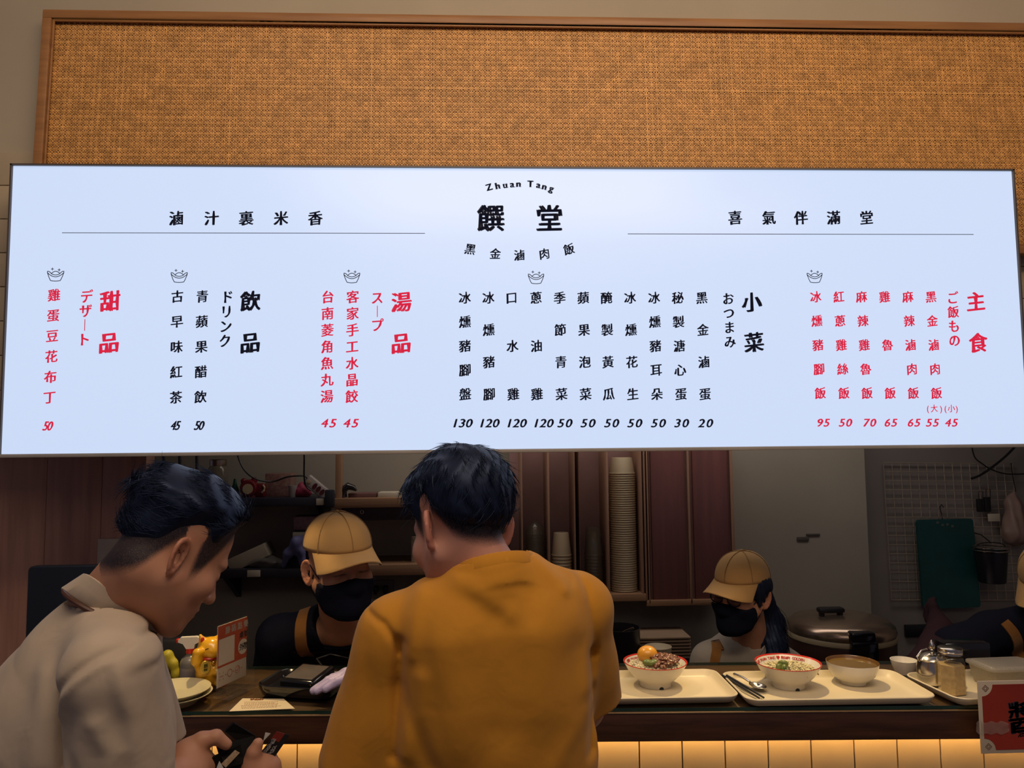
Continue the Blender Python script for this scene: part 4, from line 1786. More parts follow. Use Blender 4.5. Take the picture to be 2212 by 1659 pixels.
# the cashier behind the counter
frC = Frame(at(731, 1225, 2.20), -58, 4, 3, 1.04)
nbC = at(742, 1342, 2.30)
SRc, SLc = at(606, 1378, 2.33), at(888, 1380, 2.36)
ERc, ELc = at(572, 1545, 2.43), at(900, 1376, 2.37)
WRc, WLc = at(604, 1690, 2.40), onz(832, 1446, 1.196)
pr = Prims()
pr.cap(frC.w(0, -.02, -.03), nbC, .055, .066, .03)
pr.cap(nbC + Vector((0, 0, -.025)), SRc, .045, .045, .02).cap(nbC + Vector((0, 0, -.025)), SLc, .045, .045, .02)
chC = at(745, 1500, 2.435)
pr.ell(chC, (.16, .09, .17), .03)
pr.ell((chC.x, chC.y + .02, .98), (.15, .10, .25), .06)
pr.chain([SRc, ERc, WRc], [.05, .042, .028], .02)
pr.chain([SLc, ELc, WLc], [.05, .042, .028], .02)
hand_prims(pr, WRc, (.3, -.1, -.9), (-.9, 0, -.2), 1, 1, .3)
hand_prims(pr, WLc, (-.95, -.22, -.07), (-.1, .1, 1), -1, 1, .25)
personC, bodyC = make_body('person', 'cashier in tan cap, black face mask and black T-shirt leaning over the counter', frC, pr, SK_C,
                           (-.9, 1.95, .76), (.25, 2.62, 1.60), .0036, stub_K)
make_cap(frC, personC, 5)
make_mask(frC, personC)
ps3 = Prims()
ps3.cap(nbC, SRc, .066, .060, .05).cap(nbC, SLc, .066, .060, .05)
ps3.ell(chC, (.185, .12, .21), .07)
ps3.ell((chC.x, chC.y + .02, .98), (.165, .115, .26), .07)
ps3.chain([SRc, SRc.lerp(ERc, .46)], [.060, .064], .03)
ps3.chain([SLc, SLc.lerp(ELc, .75)], [.060, .068], .03)
nxC = (frC.w(0, -.02, -.03) - nbC).normalized()


def shirtC(P):
    d = ps3(P) + wob(P, 26, 4) * .003 + wob(P * np.array((1, 1, .4), F32), 70, 6) * .001
    n0, a = np.array(nbC, F32), np.array(nxC, F32)
    h = (P - n0) @ a
    rr = np.linalg.norm(P - n0 - h[:, None] * a, axis=1)
    d = neck_open(d, h, rr, .072 + .02 * sst(.0, -.08, P[:, 1] - n0[1]))
    return np.maximum(d, .78 - P[:, 2])


V, Q = sdf_mesh(shirtC, (-.95, 2.1, .76), (.3, 2.68, 1.48), .006)
shC = np_mesh('tshirt', V, Q, F_BLACK, personC)
for q in ([(650, 1326), (649, 1350), (650, 1400), (658, 1470)], [(808, 1326), (812, 1350), (812, 1400), (805, 1470)]):
    strap('apron_strap', shC, densify([at(px, py, 2.25) for px, py in q]), .034, F_STRAP, personC, (0, 1, 0))
from mathutils.bvhtree import BVHTree
bvs = BVHTree.FromPolygons([v.co for v in shC.data.vertices], [tuple(p.vertices) for p in shC.data.polygons])


def bib(name, bv, gx, gz, Yp, m, parent, off=.006):
    """apron bib lying on the shirt front over a grid of photograph points"""
    mb = MB()
    vs = []
    for py in gz:
        for px in gx:
            p = at(px, py, Yp)
            h = bv.ray_cast(Vector((p.x, p.y - .6, p.z)), Vector((0, 1, 0)))
            q = h[0] if h[0] is not None else Vector((p.x, p.y, p.z))
            vs.append(q + Vector((0, -off, 0)))
    n = len(vs)
    W = len(gx)
    vs += [v + Vector((0, .004, 0)) for v in vs]
    fs = []
    for j in range(len(gz) - 1):
        for k in range(W - 1):
            q = (j * W + k, j * W + k + 1, (j + 1) * W + k + 1, (j + 1) * W + k)
            fs.append(q)
            fs.append(tuple(i + n for i in q[::-1]))
    rim = list(range(W)) + [j * W + W - 1 for j in range(1, len(gz))] + [(len(gz) - 1) * W + k for k in range(W - 2, -1, -1)] + [j * W for j in range(len(gz) - 2, 0, -1)]
    for i in range(len(rim)):
        a, b = rim[i], rim[(i + 1) % len(rim)]
        fs.append((a, b, b + n, a + n))
    mb.add(vs, fs, 0, True)
    return mb.build(name, m, parent)


bib('apron_bib', bvs, np.linspace(632, 838, 14), np.linspace(1408, 1640, 12), 2.27, F_APRON, personC)
legs(personC, (chC.x, chC.y + .05, .90), (-1, 0, 0))
# lilac disposable glove over the cashier's hand
pg = Prims()
WLg = WLc + Vector((.03, .012, .006))
pg.cap(WLg, WLc, .031, .030, .02)
hand_prims(pg, WLc, (-.95, -.22, -.07), (-.1, .1, 1), -1, 1.10, .25)
V, Q = sdf_mesh(lambda P: pg(P) - .0015 + wob(P, 150, 3) * .0008, np.array(WLc) - .22, np.array(WLc) + .16, .003)
np_mesh('glove', V, Q, mat('lilac_nitrile', (0.50, 0.43, 0.66), rough=0.45, bump=0.3, bscale=120), personC)

# the cook with glasses and a ponytail
frW = Frame(at(1604, 1283, 2.42), -143, 5, -3, .92)
nbW = at(1622, 1395, 2.49)
SRw, SLw = at(1532, 1428, 2.47), at(1705, 1446, 2.54)
pr = Prims()
pr.cap(frW.w(0, -.02, -.03), nbW, .047, .056, .03)
pr.cap(nbW + Vector((0, 0, -.02)), SRw, .04, .04, .02).cap(nbW + Vector((0, 0, -.02)), SLw, .04, .04, .02)
chW = at(1612, 1540, 2.53)
pr.ell(chW, (.13, .085, .16), .03)
pr.ell((chW.x, chW.y, .88), (.14, .10, .25), .06)
ERw, ELw = at(1500, 1560, 2.45), at(1735, 1590, 2.5)
WRw, WLw = at(1560, 1600, 2.33), at(1690, 1610, 2.36)
pr.chain([SRw, ERw, WRw], [.042, .036, .024], .02)
pr.chain([SLw, ELw, WLw], [.042, .036, .024], .02)
hand_prims(pr, WRw, (.7, -.5, -.3), (0, .1, 1), 1, .9, .5)
hand_prims(pr, WLw, (-.7, -.5, -.3), (0, .1, 1), -1, .9, .5)
personW, bodyW = make_body('person', 'cook with glasses, tan cap, black mask, grey T-shirt and long black ponytail', frW, pr, SK_C,
                           (.55, 2.12, .64), (1.35, 2.76, 1.46), .0033, stub_K)
make_cap(frW, personW, 9, .98)
make_mask(frW, personW)
hp = Prims()
hp.cap(frW.w(.0, -.06, .02), frW.w(.02, -.10, -.03), .055, .04, .03)
hp.chain([frW.w(.0, -.105, -.02), at(1662, 1345, 2.50), at(1664, 1395, 2.46), at(1672, 1432, 2.43), at(1702, 1446, 2.42)], [.034, .042, .044, .030, .006], .03)
hp.cap(frW.w(-.07, .0, .045), frW.w(-.077, .018, -.02), .012, .006, .02)
hp.cap(frW.w(.07, .0, .045), frW.w(.076, .020, -.03), .012, .006, .02)
hp.ell(frW.w(0, -.02, .03), (.08, .09, .06), .02)
V, Q = sdf_mesh(lambda P: hp(P) + np.sin(P[:, 0] * 420 + P[:, 2] * 40) * .0012, np.array(frW.c) - np.array((.2, .2, .36)), np.array(frW.c) + .24, .004)
hw = np_mesh('ponytail', V, Q, m_hair, personW)
strands('hair_lock', V, Q, frW, lambda L: (0, -.15, -1), 500, .09, .0007, hw, 8, keep=lambda L: (L[:, 2] < -.02) & (L[:, 1] < -.05), lift=.12, curl=.5)
mb = MB()
for s in (-1, 1):
    pts = [frW.w(s * .034 + .024 * math.cos(a), .102 - .10 * abs(s * .034 + .024 * math.cos(a)) ** 1.4, .004 + .017 * math.sin(a)) for a in np.linspace(0, 2 * math.pi, 22)[:-1]]
    mb.tube(pts, .0020, 6, closed=True)
    mb.tube([frW.w(s * .058, .092, .009), frW.w(s * .074, .05, .010), frW.w(s * .078, -.01, .006)], .0018, 6)
mb.tube([frW.w(-.010, .104, .008), frW.w(0, .107, .010), frW.w(.010, .104, .008)], .0018, 6)
gl = mb.build('glasses', mat('dark_glasses_frame', (0.012, 0.010, 0.014), rough=0.3), personW)
for s in (-1, 1):
    MB().ball(frW.w(s * .034, .0985, .004), (.0225, .0012, .016), 20, 8, 0, frW.M).build('lens', clear_mat('spectacle_lens', (0.85, 0.85, 0.9), .02), gl)
ps4 = Prims()
ps4.cap(nbW, SRw, .056, .052, .05).cap(nbW, SLw, .056, .052, .05)
ps4.ell(chW, (.155, .11, .20), .07)
ps4.ell((chW.x, chW.y, .88), (.155, .115, .26), .07)
ps4.chain([SRw, SRw.lerp(ERw, .8)], [.052, .060], .03)
ps4.chain([SLw, SLw.lerp(ELw, .8)], [.052, .060], .03)
nxW = (frW.w(0, -.02, -.03) - nbW).normalized()


def shirtW(P):
    d = ps4(P) + wob(P, 30, 14) * .003
    n0, a = np.array(nbW, F32), np.array(nxW, F32)
    h = (P - n0) @ a
    rr = np.linalg.norm(P - n0 - h[:, None] * a, axis=1)
    d = neck_open(d, h, rr, .062)
    return np.maximum(d, .68 - P[:, 2])


V, Q = sdf_mesh(shirtW, (.5, 2.2, .66), (1.4, 2.76, 1.32), .006)
shW = np_mesh('tshirt', V, Q, F_GREY, personW)
strap('apron_strap', shW, densify([at(px, py, 2.42) for px, py in ((1563, 1378), (1553, 1396), (1543, 1422), (1535, 1470))]), .028, F_STRAP, personW, (0, 1, 0))
strap('apron_strap', shW, densify([at(px, py, 2.42) for px, py in ((1668, 1385), (1690, 1420), (1698, 1470))]), .028, F_STRAP, personW, (0, 1, 0))
bvw = BVHTree.FromPolygons([v.co for v in shW.data.vertices], [tuple(p.vertices) for p in shW.data.polygons])
bib('apron_bib', bvw, np.linspace(1520, 1712, 12), np.linspace(1462, 1650, 10), 2.44, F_APRON, personW)
legs(personW, (chW.x, chW.y, .84), (-1, 0, 0))

# the second cook, half out of the picture at the right
frT = Frame(at(2278, 1266, 2.42), -150, 26, 0, .98)
nbT = at(2268, 1338, 2.46)
SRt, SLt = at(2140, 1366, 2.44), at(2370, 1400, 2.50)
pr = Prims()
pr.cap(frT.w(0, -.02, -.03), nbT, .052, .062, .03)
pr.cap(nbT + Vector((0, 0, -.025)), SRt, .045, .045, .02).cap(nbT + Vector((0, 0, -.025)), SLt, .045, .045, .02)
chT = at(2240, 1530, 2.50)
pr.ell(chT, (.16, .10, .2), .06)
pr.ell((chT.x, chT.y, .90), (.15, .10, .25), .06)
ERt, ELt = at(2004, 1440, 2.34), at(2390, 1600, 2.46)
WRt, WLt = at(2034, 1362, 2.50), at(2330, 1600, 2.32)
pr.chain([SRt, ERt, WRt], [.048, .046, .032], .02)
pr.chain([SLt, ELt, WLt], [.048, .040, .026], .02)
hand_prims(pr, WRt, (.12, .85, .45), (-.9, 0, .1), 1, .95, .3)
hand_prims(pr, WLt, (-.7, -.5, -.2), (0, .1, 1), -1, .95, .5)
personT, bodyT = make_body('person', 'cook in black T-shirt at the right edge reaching up towards the green chopping board', frT, pr, SK_C,
                           (1.05, 2.05, .62), (2.1, 2.78, 1.55), .005, stub_K)
make_cap(frT, personT, 20)
make_mask(frT, personT)
ps5 = Prims()
ps5.cap(nbT, SRt, .062, .060, .05).cap(nbT, SLt, .062, .060, .05)
ps5.ell(chT, (.175, .12, .21), .07)
ps5.ell((chT.x, chT.y, .90), (.165, .115, .26), .07)
ps5.chain([SRt, SRt.lerp(ERt, .55)], [.060, .072], .03)
ps5.chain([SLt, SLt.lerp(ELt, .7)], [.060, .070], .03)


def shirtT(P):
    d = ps5(P) + wob(P, 26, 21) * .003
    n0, a = np.array(nbT, F32), np.array((frT.w(0, -.02, -.03) - nbT).normalized(), F32)
    h = (P - n0) @ a
    rr = np.linalg.norm(P - n0 - h[:, None] * a, axis=1)
    d = neck_open(d, h, rr, .070)
    return np.maximum(d, .66 - P[:, 2])


V, Q = sdf_mesh(shirtT, (1.2, 2.15, .64), (2.15, 2.72, 1.40), .006)
shT = np_mesh('tshirt', V, Q, F_BLACK, personT)
sg = Prims()
sg.chain([SRt.lerp(ERt, .5), ERt, WRt], [.056, .052, .040], .02)
hand_prims(sg, WRt, (.12, .85, .45), (-.9, 0, .1), 1, .97, .3)
V, Q = sdf_mesh(lambda P: sg(P) - .002 + wob(P, 60, 4) * .0025, np.array(WRt) - np.array((.25, .4, .3)), np.array(WRt) + np.array((.4, .2, .26)), .005)
np_mesh('arm_shade_cover', V, Q, fabric('plum_arm_shade', (0.035, 0.017, 0.022)), personT)  # dark cover added; its plum colour stands in for shade on the arm
strap('apron_strap', shT, densify([at(px, py, 2.38) for px, py in ((2172, 1345), (2188, 1368), (2210, 1405), (2236, 1450))]), .034, F_STRAP, personT, (0, 1, 0))
legs(personT, (chT.x, chT.y, .85), (-1, 0, 0))
# ================================================================== things on the counter
def V3(*a):
    return Vector(a)


m_tray = mat('cream_melamine', (0.70, 0.60, 0.41), rough=0.38, var=0.03, scale=6)
m_bowl = mat('white_ceramic', (0.72, 0.68, 0.60), rough=0.22, var=0.03, coat=0.3)
m_redrim = mat('red_rim_glaze', (0.55, 0.03, 0.02), rough=0.25, coat=0.3)
m_brownrim = mat('brown_glaze', (0.14, 0.07, 0.025), rough=0.25, coat=0.3)
m_dark = mat('black_plastic', (0.012, 0.012, 0.015), rough=0.4)
m_gloss = mat('glossy_black_plastic', (0.010, 0.010, 0.012), rough=0.15, coat=0.5)
m_steel = mat('stainless_steel', (0.62, 0.58, 0.52), rough=0.2, metal=1.0, var=0.05)
m_steeld = mat('brushed_steel', (0.36, 0.31, 0.27), rough=0.28, metal=1.0, var=0.1)


def rrect(w_, d_, r, n=7):
    o = []
    for cx_, cy_, a0 in ((w_ / 2 - r, d_ / 2 - r, 0), (-w_ / 2 + r, d_ / 2 - r, 90), (-w_ / 2 + r, -d_ / 2 + r, 180), (w_ / 2 - r, -d_ / 2 + r, 270)):
        for i in range(n):
            a = R(a0 + 90 * i / (n - 1))
            o.append((cx_ + r * math.cos(a), cy_ + r * math.sin(a)))
    return o


def loft_rr(mb, c, rot, loops, w_, d_, r, mi=0):
    """stacked rounded rectangles: loops of (inset, z)"""
    vs, fs = [], []
    n = None
    for ins, z in loops:
        o = rrect(w_ - 2 * ins, d_ - 2 * ins, max(.002, r - ins))
        n = len(o)
        vs += [Vector(c) + rot @ Vector((x_, y_, z)) for x_, y_ in o]
    for i in range(len(loops) - 1):
        for k in range(n):
            k2 = (k + 1) % n
            fs.append((i * n + k, i * n + k2, (i + 1) * n + k2, (i + 1) * n + k))
    fs.append(tuple(range(n))[::-1])
    fs.append(tuple(range((len(loops) - 1) * n, len(loops) * n)))
    mb.add(vs, fs, mi, True)


TRAY = [(.020, 0), (.010, .004), (.004, .011), (.001, .0165), (.0, .0195), (.0015, .0212), (.004, .0210), (.007, .0175), (.013, .0085), (.020, .0048), (.028, .004)]


def tray(x_, y_, w_, d_, ang, label):
    mb = MB()
    loft_rr(mb, (x_, y_, CT), Matrix.Rotation(R(ang), 3, 'Z'), TRAY, w_, d_, .034)
    o = mb.build('serving_tray', m_tray, None, (x_, y_, CT))
    tag(o, label, 'tray', 'cream serving trays on the counter')
    return o


tray(.398, 1.981, .45, .226, -1.0, 'cream tray carrying one red-rimmed bowl, beside the person in ochre')
tray(.856, 1.943, .458, .230, -1.5, 'cream tray carrying two bowls, chopsticks and a spoon')
tray(1.284, 1.925, .36, .215, 5, 'cream tray carrying the steel pot and glass jar, partly behind the red notice')
TF = CT + .0045


def bowl(cxy, kind, label, name, rz=0):
    x_, y_ = cxy
    mb = MB()
    if kind == 'ramen':
        prof = [(0, .006), (.036, .006), (.0375, 0), (.0405, 0), (.0410, .010), (.0435, .0155), (.0560, .0265), (.0570, .0285), (.0640, .0370), (.0648, .0388),
                (.0715, .0495), (.0722, .0512), (.0790, .0660), (.0815, .0705), (.0812, .0722), (.0795, .0722), (.0770, .0690), (.0700, .0525), (.0560, .0330), (.0300, .0200), (0, .0180)]
        mis = [1 if 13 <= i <= 15 else 0 for i in range(len(prof) - 1)]
        mats = [m_bowl, m_redrim]
    else:
        prof = [(0, .005), (.028, .005), (.0295, 0), (.0320, 0), (.0325, .008), (.0420, .014), (.0540, .028), (.0605, .044), (.0640, .064), (.0642, .0665), (.0625, .0672),
                (.0608, .064), (.0575, .046), (.050, .030), (.030, .014), (0, .011)]
        mis = [1 if i >= 9 else 0 for i in range(len(prof) - 1)]
        mats = [m_bowl, m_brownrim]
    prof = [(r_, z_ * (.83 if kind == 'ramen' else .80)) for r_, z_ in prof]
    mb.lathe(prof, (x_, y_, TF), 56, None, 0, mis=mis)
    o = mb.build(name, mats, None, (x_, y_, TF))
    tag(o, label, 'bowl')
    return o


PA = onz(1415, 1428, TF + .0593).xy
PB = onz(1702, 1430, TF + .0593).xy
PC = onz(1841, 1429, TF + .053).xy
bA = bowl(PA, 'ramen', 'white red-rimmed rice bowl topped with an orange egg and dark meat', 'rice_bowl')
bB = bowl(PB, 'ramen', 'white red-rimmed bowl of pale shreds, red lettering inside its rim', 'rice_bowl')
bC = bowl(PC, 'soup', 'smaller white bowl with brown inside, filled with clear soup', 'soup_bowl')
for o, P_ in ((bA, PA), (bB, PB)):
    # red lettering round the inside of the rim
    mb = MB()
    txt = '黑饌堂 ZHUAN TANG ♥ 黑金滷肉 GOLDEN '
    n = len(txt)
    for i, ch in enumerate(txt):
        if ch == ' ':
            continue
        th0 = R(152) - i * R(124) / n

        def fn(u, v, th0=th0):
            th = th0 - u / .070
            zz = .0507 + v
            rr_ = np.interp(zz, (.0436, .0573), (.0700, .0770)) - .0007
            return Vector((P_[0] + rr_ * math.cos(th), P_[1] + rr_ * math.sin(th), TF + zz))
        put_glyph(mb, ch, fn, .0088 if ord(ch) < 256 else .0078, slope=0, bold=.03, mid=.345)
    mb.build('rim_lettering', m_redrim, o)
    nx_ = MB()
    nx_.ball((P_[0] + .006, P_[1] - .0398, TF + .001), (.006, .003, .005), 12, 8)
    nx_.build('foot_notch', m_dark, o)

m_rice = mat('cooked_rice', (0.62, 0.55, 0.38), rough=0.6, var=0.1, scale=200)
m_pork = mat('braised_pork', (0.085, 0.030, 0.014), color2=(0.20, 0.075, 0.03), rough=0.3, scale=120, coat=0.3)
m_egg = mat('soy_egg', (0.72, 0.33, 0.035), rough=0.3, var=0.1, coat=0.3)
m_green = mat('pickled_greens', (0.045, 0.10, 0.015), color2=(0.20, 0.24, 0.06), rough=0.35, scale=80, coat=0.2)
m_shred = mat('pale_shredded_meat', (0.62, 0.55, 0.32), rough=0.55, var=0.15, scale=150)


def grains(name, m, c, rad, n, sz, dome, label, cat, seed, sect=None, ln=2.2):
    rs = random.Random(seed)
    mb = MB()
    for i in range(n):
        while True:
            a, q = rs.uniform(0, 6.283), rad * math.sqrt(rs.random())
            if sect is None or sect(math.cos(a) * q, math.sin(a) * q):
                break
        x_, y_ = q * math.cos(a), q * math.sin(a)
        z = dome * (1 - (q / rad) ** 2) + rs.uniform(-.002, .002)
        rot = Euler((rs.uniform(-.5, .5), rs.uniform(-.5, .5), rs.uniform(0, 3.14))).to_matrix()
        mb.ball((c[0] + x_, c[1] + y_, c[2] + z), (sz * ln * rs.uniform(.7, 1.2), sz, sz * .8), 7, 5, 0, rot)
    o = mb.build(name, m)
    return tag(o, label, cat, None, 'stuff')


zA = TF + .050
grains('rice_filling', m_rice, (PA[0], PA[1], zA), .066, 700, .0023, .010, 'cooked white rice in the bowl with the orange egg', 'rice', 1)
grains('braised_pork_topping', m_pork, (PA[0] + .018, PA[1] - .008, zA + .010), .050, 150, .0054, .014, 'dark braised pork pieces in the bowl with the orange egg', 'pork', 2,
       lambda a, b: a > -.03 and math.hypot(a + .018, b - .008) < .058, 1.7)
mb = MB()
mb.ball((PA[0] - .016, PA[1] + .016, zA + .022), (.0265, .0255, .0225), 28, 16)
tag(mb.build('marinated_egg', m_egg), 'orange marinated egg on top of the dark meat in the left rice bowl', 'egg')
mb = MB()
for dx, dy in ((-.028, -.034), (-.018, -.040), (-.010, -.034)):
    mb.ball((PA[0] + dx, PA[1] + dy, zA + .016), (.012, .010, .0075), 16, 10)
tag(mb.build('pickle_slice', m_green), 'green pickle pieces at the near rim of the left rice bowl', 'pickle')
zB = TF + .040
grains('shredded_filling', m_shred, (PB[0] + .004, PB[1], zB), .066, 420, .0021, .014, 'pale shreds filling the right red-rimmed bowl', 'shredded food', 4, None, 4.5)
mb = MB()
for dx, dy, dz, rx_, rot_ in ((-.030, -.020, .012, .015, .4), (-.018, -.012, .018, .014, -.3), (-.022, -.026, .010, .013, .9)):
    mb.ball((PB[0] + dx, PB[1] + dy, zB + dz), (rx_, .008, .011), 18, 10, 0, Euler((.5, rot_, rot_ * 2)).to_matrix())
tag(mb.build('green_garnish', m_green), 'dark green pickled leaves on the pale shreds in the right bowl', 'greens')
mb = MB()
mb.lathe([(0, .0465), (.030, .0465), (.0588, .0467), (.0588, .0455), (0, .045)], (PC[0], PC[1], TF), 48)
o = mb.build('soup', mat('clear_brown_soup', (0.17, 0.105, 0.03), rough=0.06, coat=0.5, var=0.2))
tag(o, 'clear brown soup in the smaller white bowl', 'soup')

# chopsticks and spoon
for k, (a, b) in enumerate((((1557, 1461), (1640, 1508)), ((1566, 1461), (1650, 1507)))):
    A, B = onz(a[0] + 4, a[1], TF + .014), onz(*b, TF + .005)
    mb = MB()
    mb.tube([A + V3(0, 0, .001), A.lerp(B, .5) + V3(0, 0, .001), B], .0035, 8, radii=[.0042, .0036, .0024])
    tag(mb.build('chopstick', m_dark), ('black chopstick nearer the left edge of the two-bowl tray', 'black chopstick nearer the steel spoon on the two-bowl tray')[k], 'chopstick', 'pair of black chopsticks')
A, B = onz(1586, 1460, TF + .010), onz(1642, 1486, TF + .008)
dv = (B - A).normalized()
mb = MB()
mb.tube([A + V3(0, 0, .004), A.lerp(B, .35) + V3(0, 0, .006), A.lerp(B, .62) + V3(0, 0, .003)], .004, 10, radii=[.0042, .0032, .0028])
ang = math.atan2(dv.y, dv.x)
RZ = Matrix.Rotation(ang, 3, 'Z')
c = A.lerp(B, .92)
vs, fs = [], []
for i in range(9):
    for k in range(24):
        q, a = i / 8, 2 * math.pi * k / 24
        vs.append(c + RZ @ V3(.027 * q * math.cos(a), .0185 * q * math.sin(a), .004 - .009 * (1 - q * q)))
for i in range(8):
    for k in range(24):
        fs.append((i * 24 + k, i * 24 + (k + 1) % 24, (i + 1) * 24 + (k + 1) % 24, (i + 1) * 24 + k))
mb.add(vs, fs, 0, True)
o = mb.build('spoon', m_steel)
o.modifiers.new('thickness', 'SOLIDIFY').thickness = .0012
tag(o, 'stainless steel spoon lying beside the black chopsticks', 'spoon')

# steel pot, jar, tub on the third tray
pp = onz(2012, 1484, TF).xy
pp = Vector((pp.x + .020, pp.y + .024))
pot = thing('condiment_pot', 'shiny steel condiment pot with a pointed lid knob, beside the glass jar', 'pot', (pp.x, pp.y, TF))
MB().lathe([(0, 0), (.026, 0), (.034, .004), (.0375, .016), (.0375, .046), (.034, .056), (.0335, .060), (.031, .060), (.031, .05), (0, .05)], (pp.x, pp.y, TF), 40).build('body', m_steel, pot)
MB().lathe([(.0345, .0605), (.035, .063), (.030, .070), (.016, .0775), (.006, .080), (0, .0802)], (pp.x, pp.y, TF), 40).build('lid', m_steel, pot)
MB().lathe([(0, .080), (.0045, .081), (.004, .085), (.0078, .090), (.0080, .096), (.0045, .104), (.0015, .110), (0, .1105)], (pp.x, pp.y, TF), 20).build('knob', m_steel, pot)
MB().tube([V3(pp.x - .034, pp.y, TF + .057), V3(pp.x - .040, pp.y, TF + .068), V3(pp.x - .028, pp.y, TF + .084), V3(pp.x - .012, pp.y, TF + .088)], .002, 8).build('handle', m_steel, pot)
jp = onz(2062, 1505, TF).xy
jp = Vector((jp.x + .012, jp.y + .028))
jar = thing('seasoning_jar', 'six-sided glass jar of tan seasoning with a metal screw lid', 'jar', (jp.x, jp.y, TF))
h6 = Matrix.Rotation(R(12), 3, 'Z')
MB().lathe([(0, 0), (.030, 0), (.0325, .003), (.0325, .078), (.029, .087), (.0245, .091), (.0245, .096), (0, .096)], (jp.x, jp.y, TF), 6, h6).build('glass', clear_mat('jar_glass', (.9, .88, .8), .05, (.6, .5, .35)), jar)
MB().lathe([(0, .002), (.0305, .002), (.0305, .070), (.010, .0735), (0, .074)], (jp.x, jp.y, TF), 6, h6).build('seasoning', mat('tan_seasoning', (0.50, 0.37, 0.20), rough=0.7, var=0.15, scale=120), jar)
MB().lathe([(0, .110), (.026, .110), (.0278, .1085), (.0278, .104), (.0268, .103), (.0280, .1005), (.0268, .098), (.0278, .0945), (.0262, .0935), (0, .0935)], (jp.x, jp.y, TF), 36).build('lid', m_steel, jar)
tp = V3(1.335, 1.955, TF)
tub = thing('lidded_tub', 'translucent plastic tub with a flat lid behind the red notice', 'tub', tp)
m_tub = clear_mat('milky_plastic', (.85, .82, .75), .45, (.55, .5, .42), .25)
mb = MB()
loft_rr(mb, tp, Matrix.Rotation(R(3), 3, 'Z'), [(.014, 0), (.012, .002), (.002, .044), (.0, .046), (.002, .046), (.013, .003)], .15, .10, .015)
mb.build('body', m_tub, tub)
mb = MB()
loft_rr(mb, tp + V3(0, 0, .0465), Matrix.Rotation(R(3), 3, 'Z'), [(-.004, 0), (-.005, .003), (-.004, .006), (.006, .0065), (.009, .0095), (.02, .0100)], .15, .10, .015)
mb.build('lid', m_tub, tub)
o = MB().lathe([(0, 0), (.022, 0), (.030, .020), (.034, .036), (.032, .036), (.02, .006), (0, .005)], onz(1966, 1461, CT) + V3(0, .028, 0), 32).build('sauce_bowl', m_bowl)
tag(o, 'small cream bowl behind the steel condiment pot', 'bowl')
pb = at(2090, 1450, 2.17)
mb = MB()
mb.rbox((pb.x, 2.19, CT + .027), (.13, .06, .054), .006)
tag(mb.build('black_box', m_gloss), 'low glossy black box on the counter behind the glass jar', 'box')

# red notice hung on the counter front
YN = 1.782
N0, N1 = at(2127, 1471, YN), at(2119.5, 1628, YN)
xn0, xn1, zn0, zn1 = N1.x, N1.x + .30, N1.z, N0.z
m_cream = mat('cream_card', (0.50, 0.42, 0.32), rough=0.6, var=0.05)
m_nred = mat('red_notice_print', (0.30, 0.030, 0.012), color2=(0.22, 0.018, 0.010), rough=0.5, scale=5)
m_nink = mat('black_notice_ink', (0.010, 0.012, 0.022), rough=0.6)
ntc = thing('notice_board', 'red printed notice with cream border taped to the counter front at the right', 'notice', ((xn0 + xn1) / 2, YN, zn0))
MB().rbox(((xn0 + xn1) / 2, YN, (zn0 + zn1) / 2), (xn1 - xn0, .004, zn1 - zn0), .0008).build('board', m_cream, ntc)
b_ = .008
q = .026
ol = []
for cx_, cz_, a0 in ((xn1 - b_, zn1 - b_, 0), (xn0 + b_, zn1 - b_, 90), (xn0 + b_, zn0 + b_, 180), (xn1 - b_, zn0 + b_, 270)):
    for i in range(9):
        a = R(a0 + 270 - 90 - 90 * i / 8 + 90)
        ol.append((cx_ + q * math.cos(a), cz_ + q * math.sin(a)))
MB().prism(ol, YN - .0026, YN - .0018).build('red_print', m_nred, ntc)
mb = MB()
for cx_, cz_ in ((xn0 + .017, zn1 - .016), (xn0 + .017, zn0 + .016)):
    for s_, w_ in ((.0075, .0012), (.004, .001)):
        pts = [(cx_ + s_ * math.cos(R(45 * 2 * k)), cz_ + s_ * math.sin(R(45 * 2 * k))) for k in range(5)]
        for a, b in zip(pts[:-1], pts[1:]):
            mb.tube([(a[0], YN - .0022, a[1]), (b[0], YN - .0022, b[1])], w_ / 2, 5)
mb.build('corner_motif', mat('brown_notice_ink', (0.16, 0.07, 0.03), rough=0.6), ntc)
mb = MB()
fnN = lambda u, v: V3(u, YN - .0028, v)
p = at(2208, 1547, YN)
put_glyph(mb, '醬', fnN, .076, p.x, p.z, bold=.04)
p = at(2204, 1583, YN)
for i, ch in enumerate('油膏'):
    put_glyph(mb, ch, fnN, .018, p.x + i * .02, p.z, bold=.03)
mb.build('notice_lettering', m_nink, ntc)
mb = MB()
ta, tb = at(2110, 1572, YN), at(2176, 1570, YN)
n = 14
vs = []
rs = random.Random(4)
for i in range(n + 1):
    x_ = ta.x + (tb.x - ta.x) * i / n
    zc = ta.z + (tb.z - ta.z) * i / n
    hh = .0135 * (1 + .15 * math.sin(i * 1.3)) * (.7 if i in (0, n) else 1)
    for k in range(5):
        vs.append((x_ + rs.uniform(-.001, .001), YN - .0035 - abs(rs.gauss(0, .0012)) + (.006 if x_ < xn0 else 0), zc + hh * (k / 2 - 1)))
fs = [(i * 5 + k, i * 5 + k + 1, i * 5 + 6 + k, i * 5 + 5 + k) for i in range(n) for k in range(4)]
mb.add(vs, fs, 0, False)
mb.build('clear_tape', clear_mat('crinkled_tape', (.9, .88, .85), .22, (.6, .5, .45), .2), ntc)

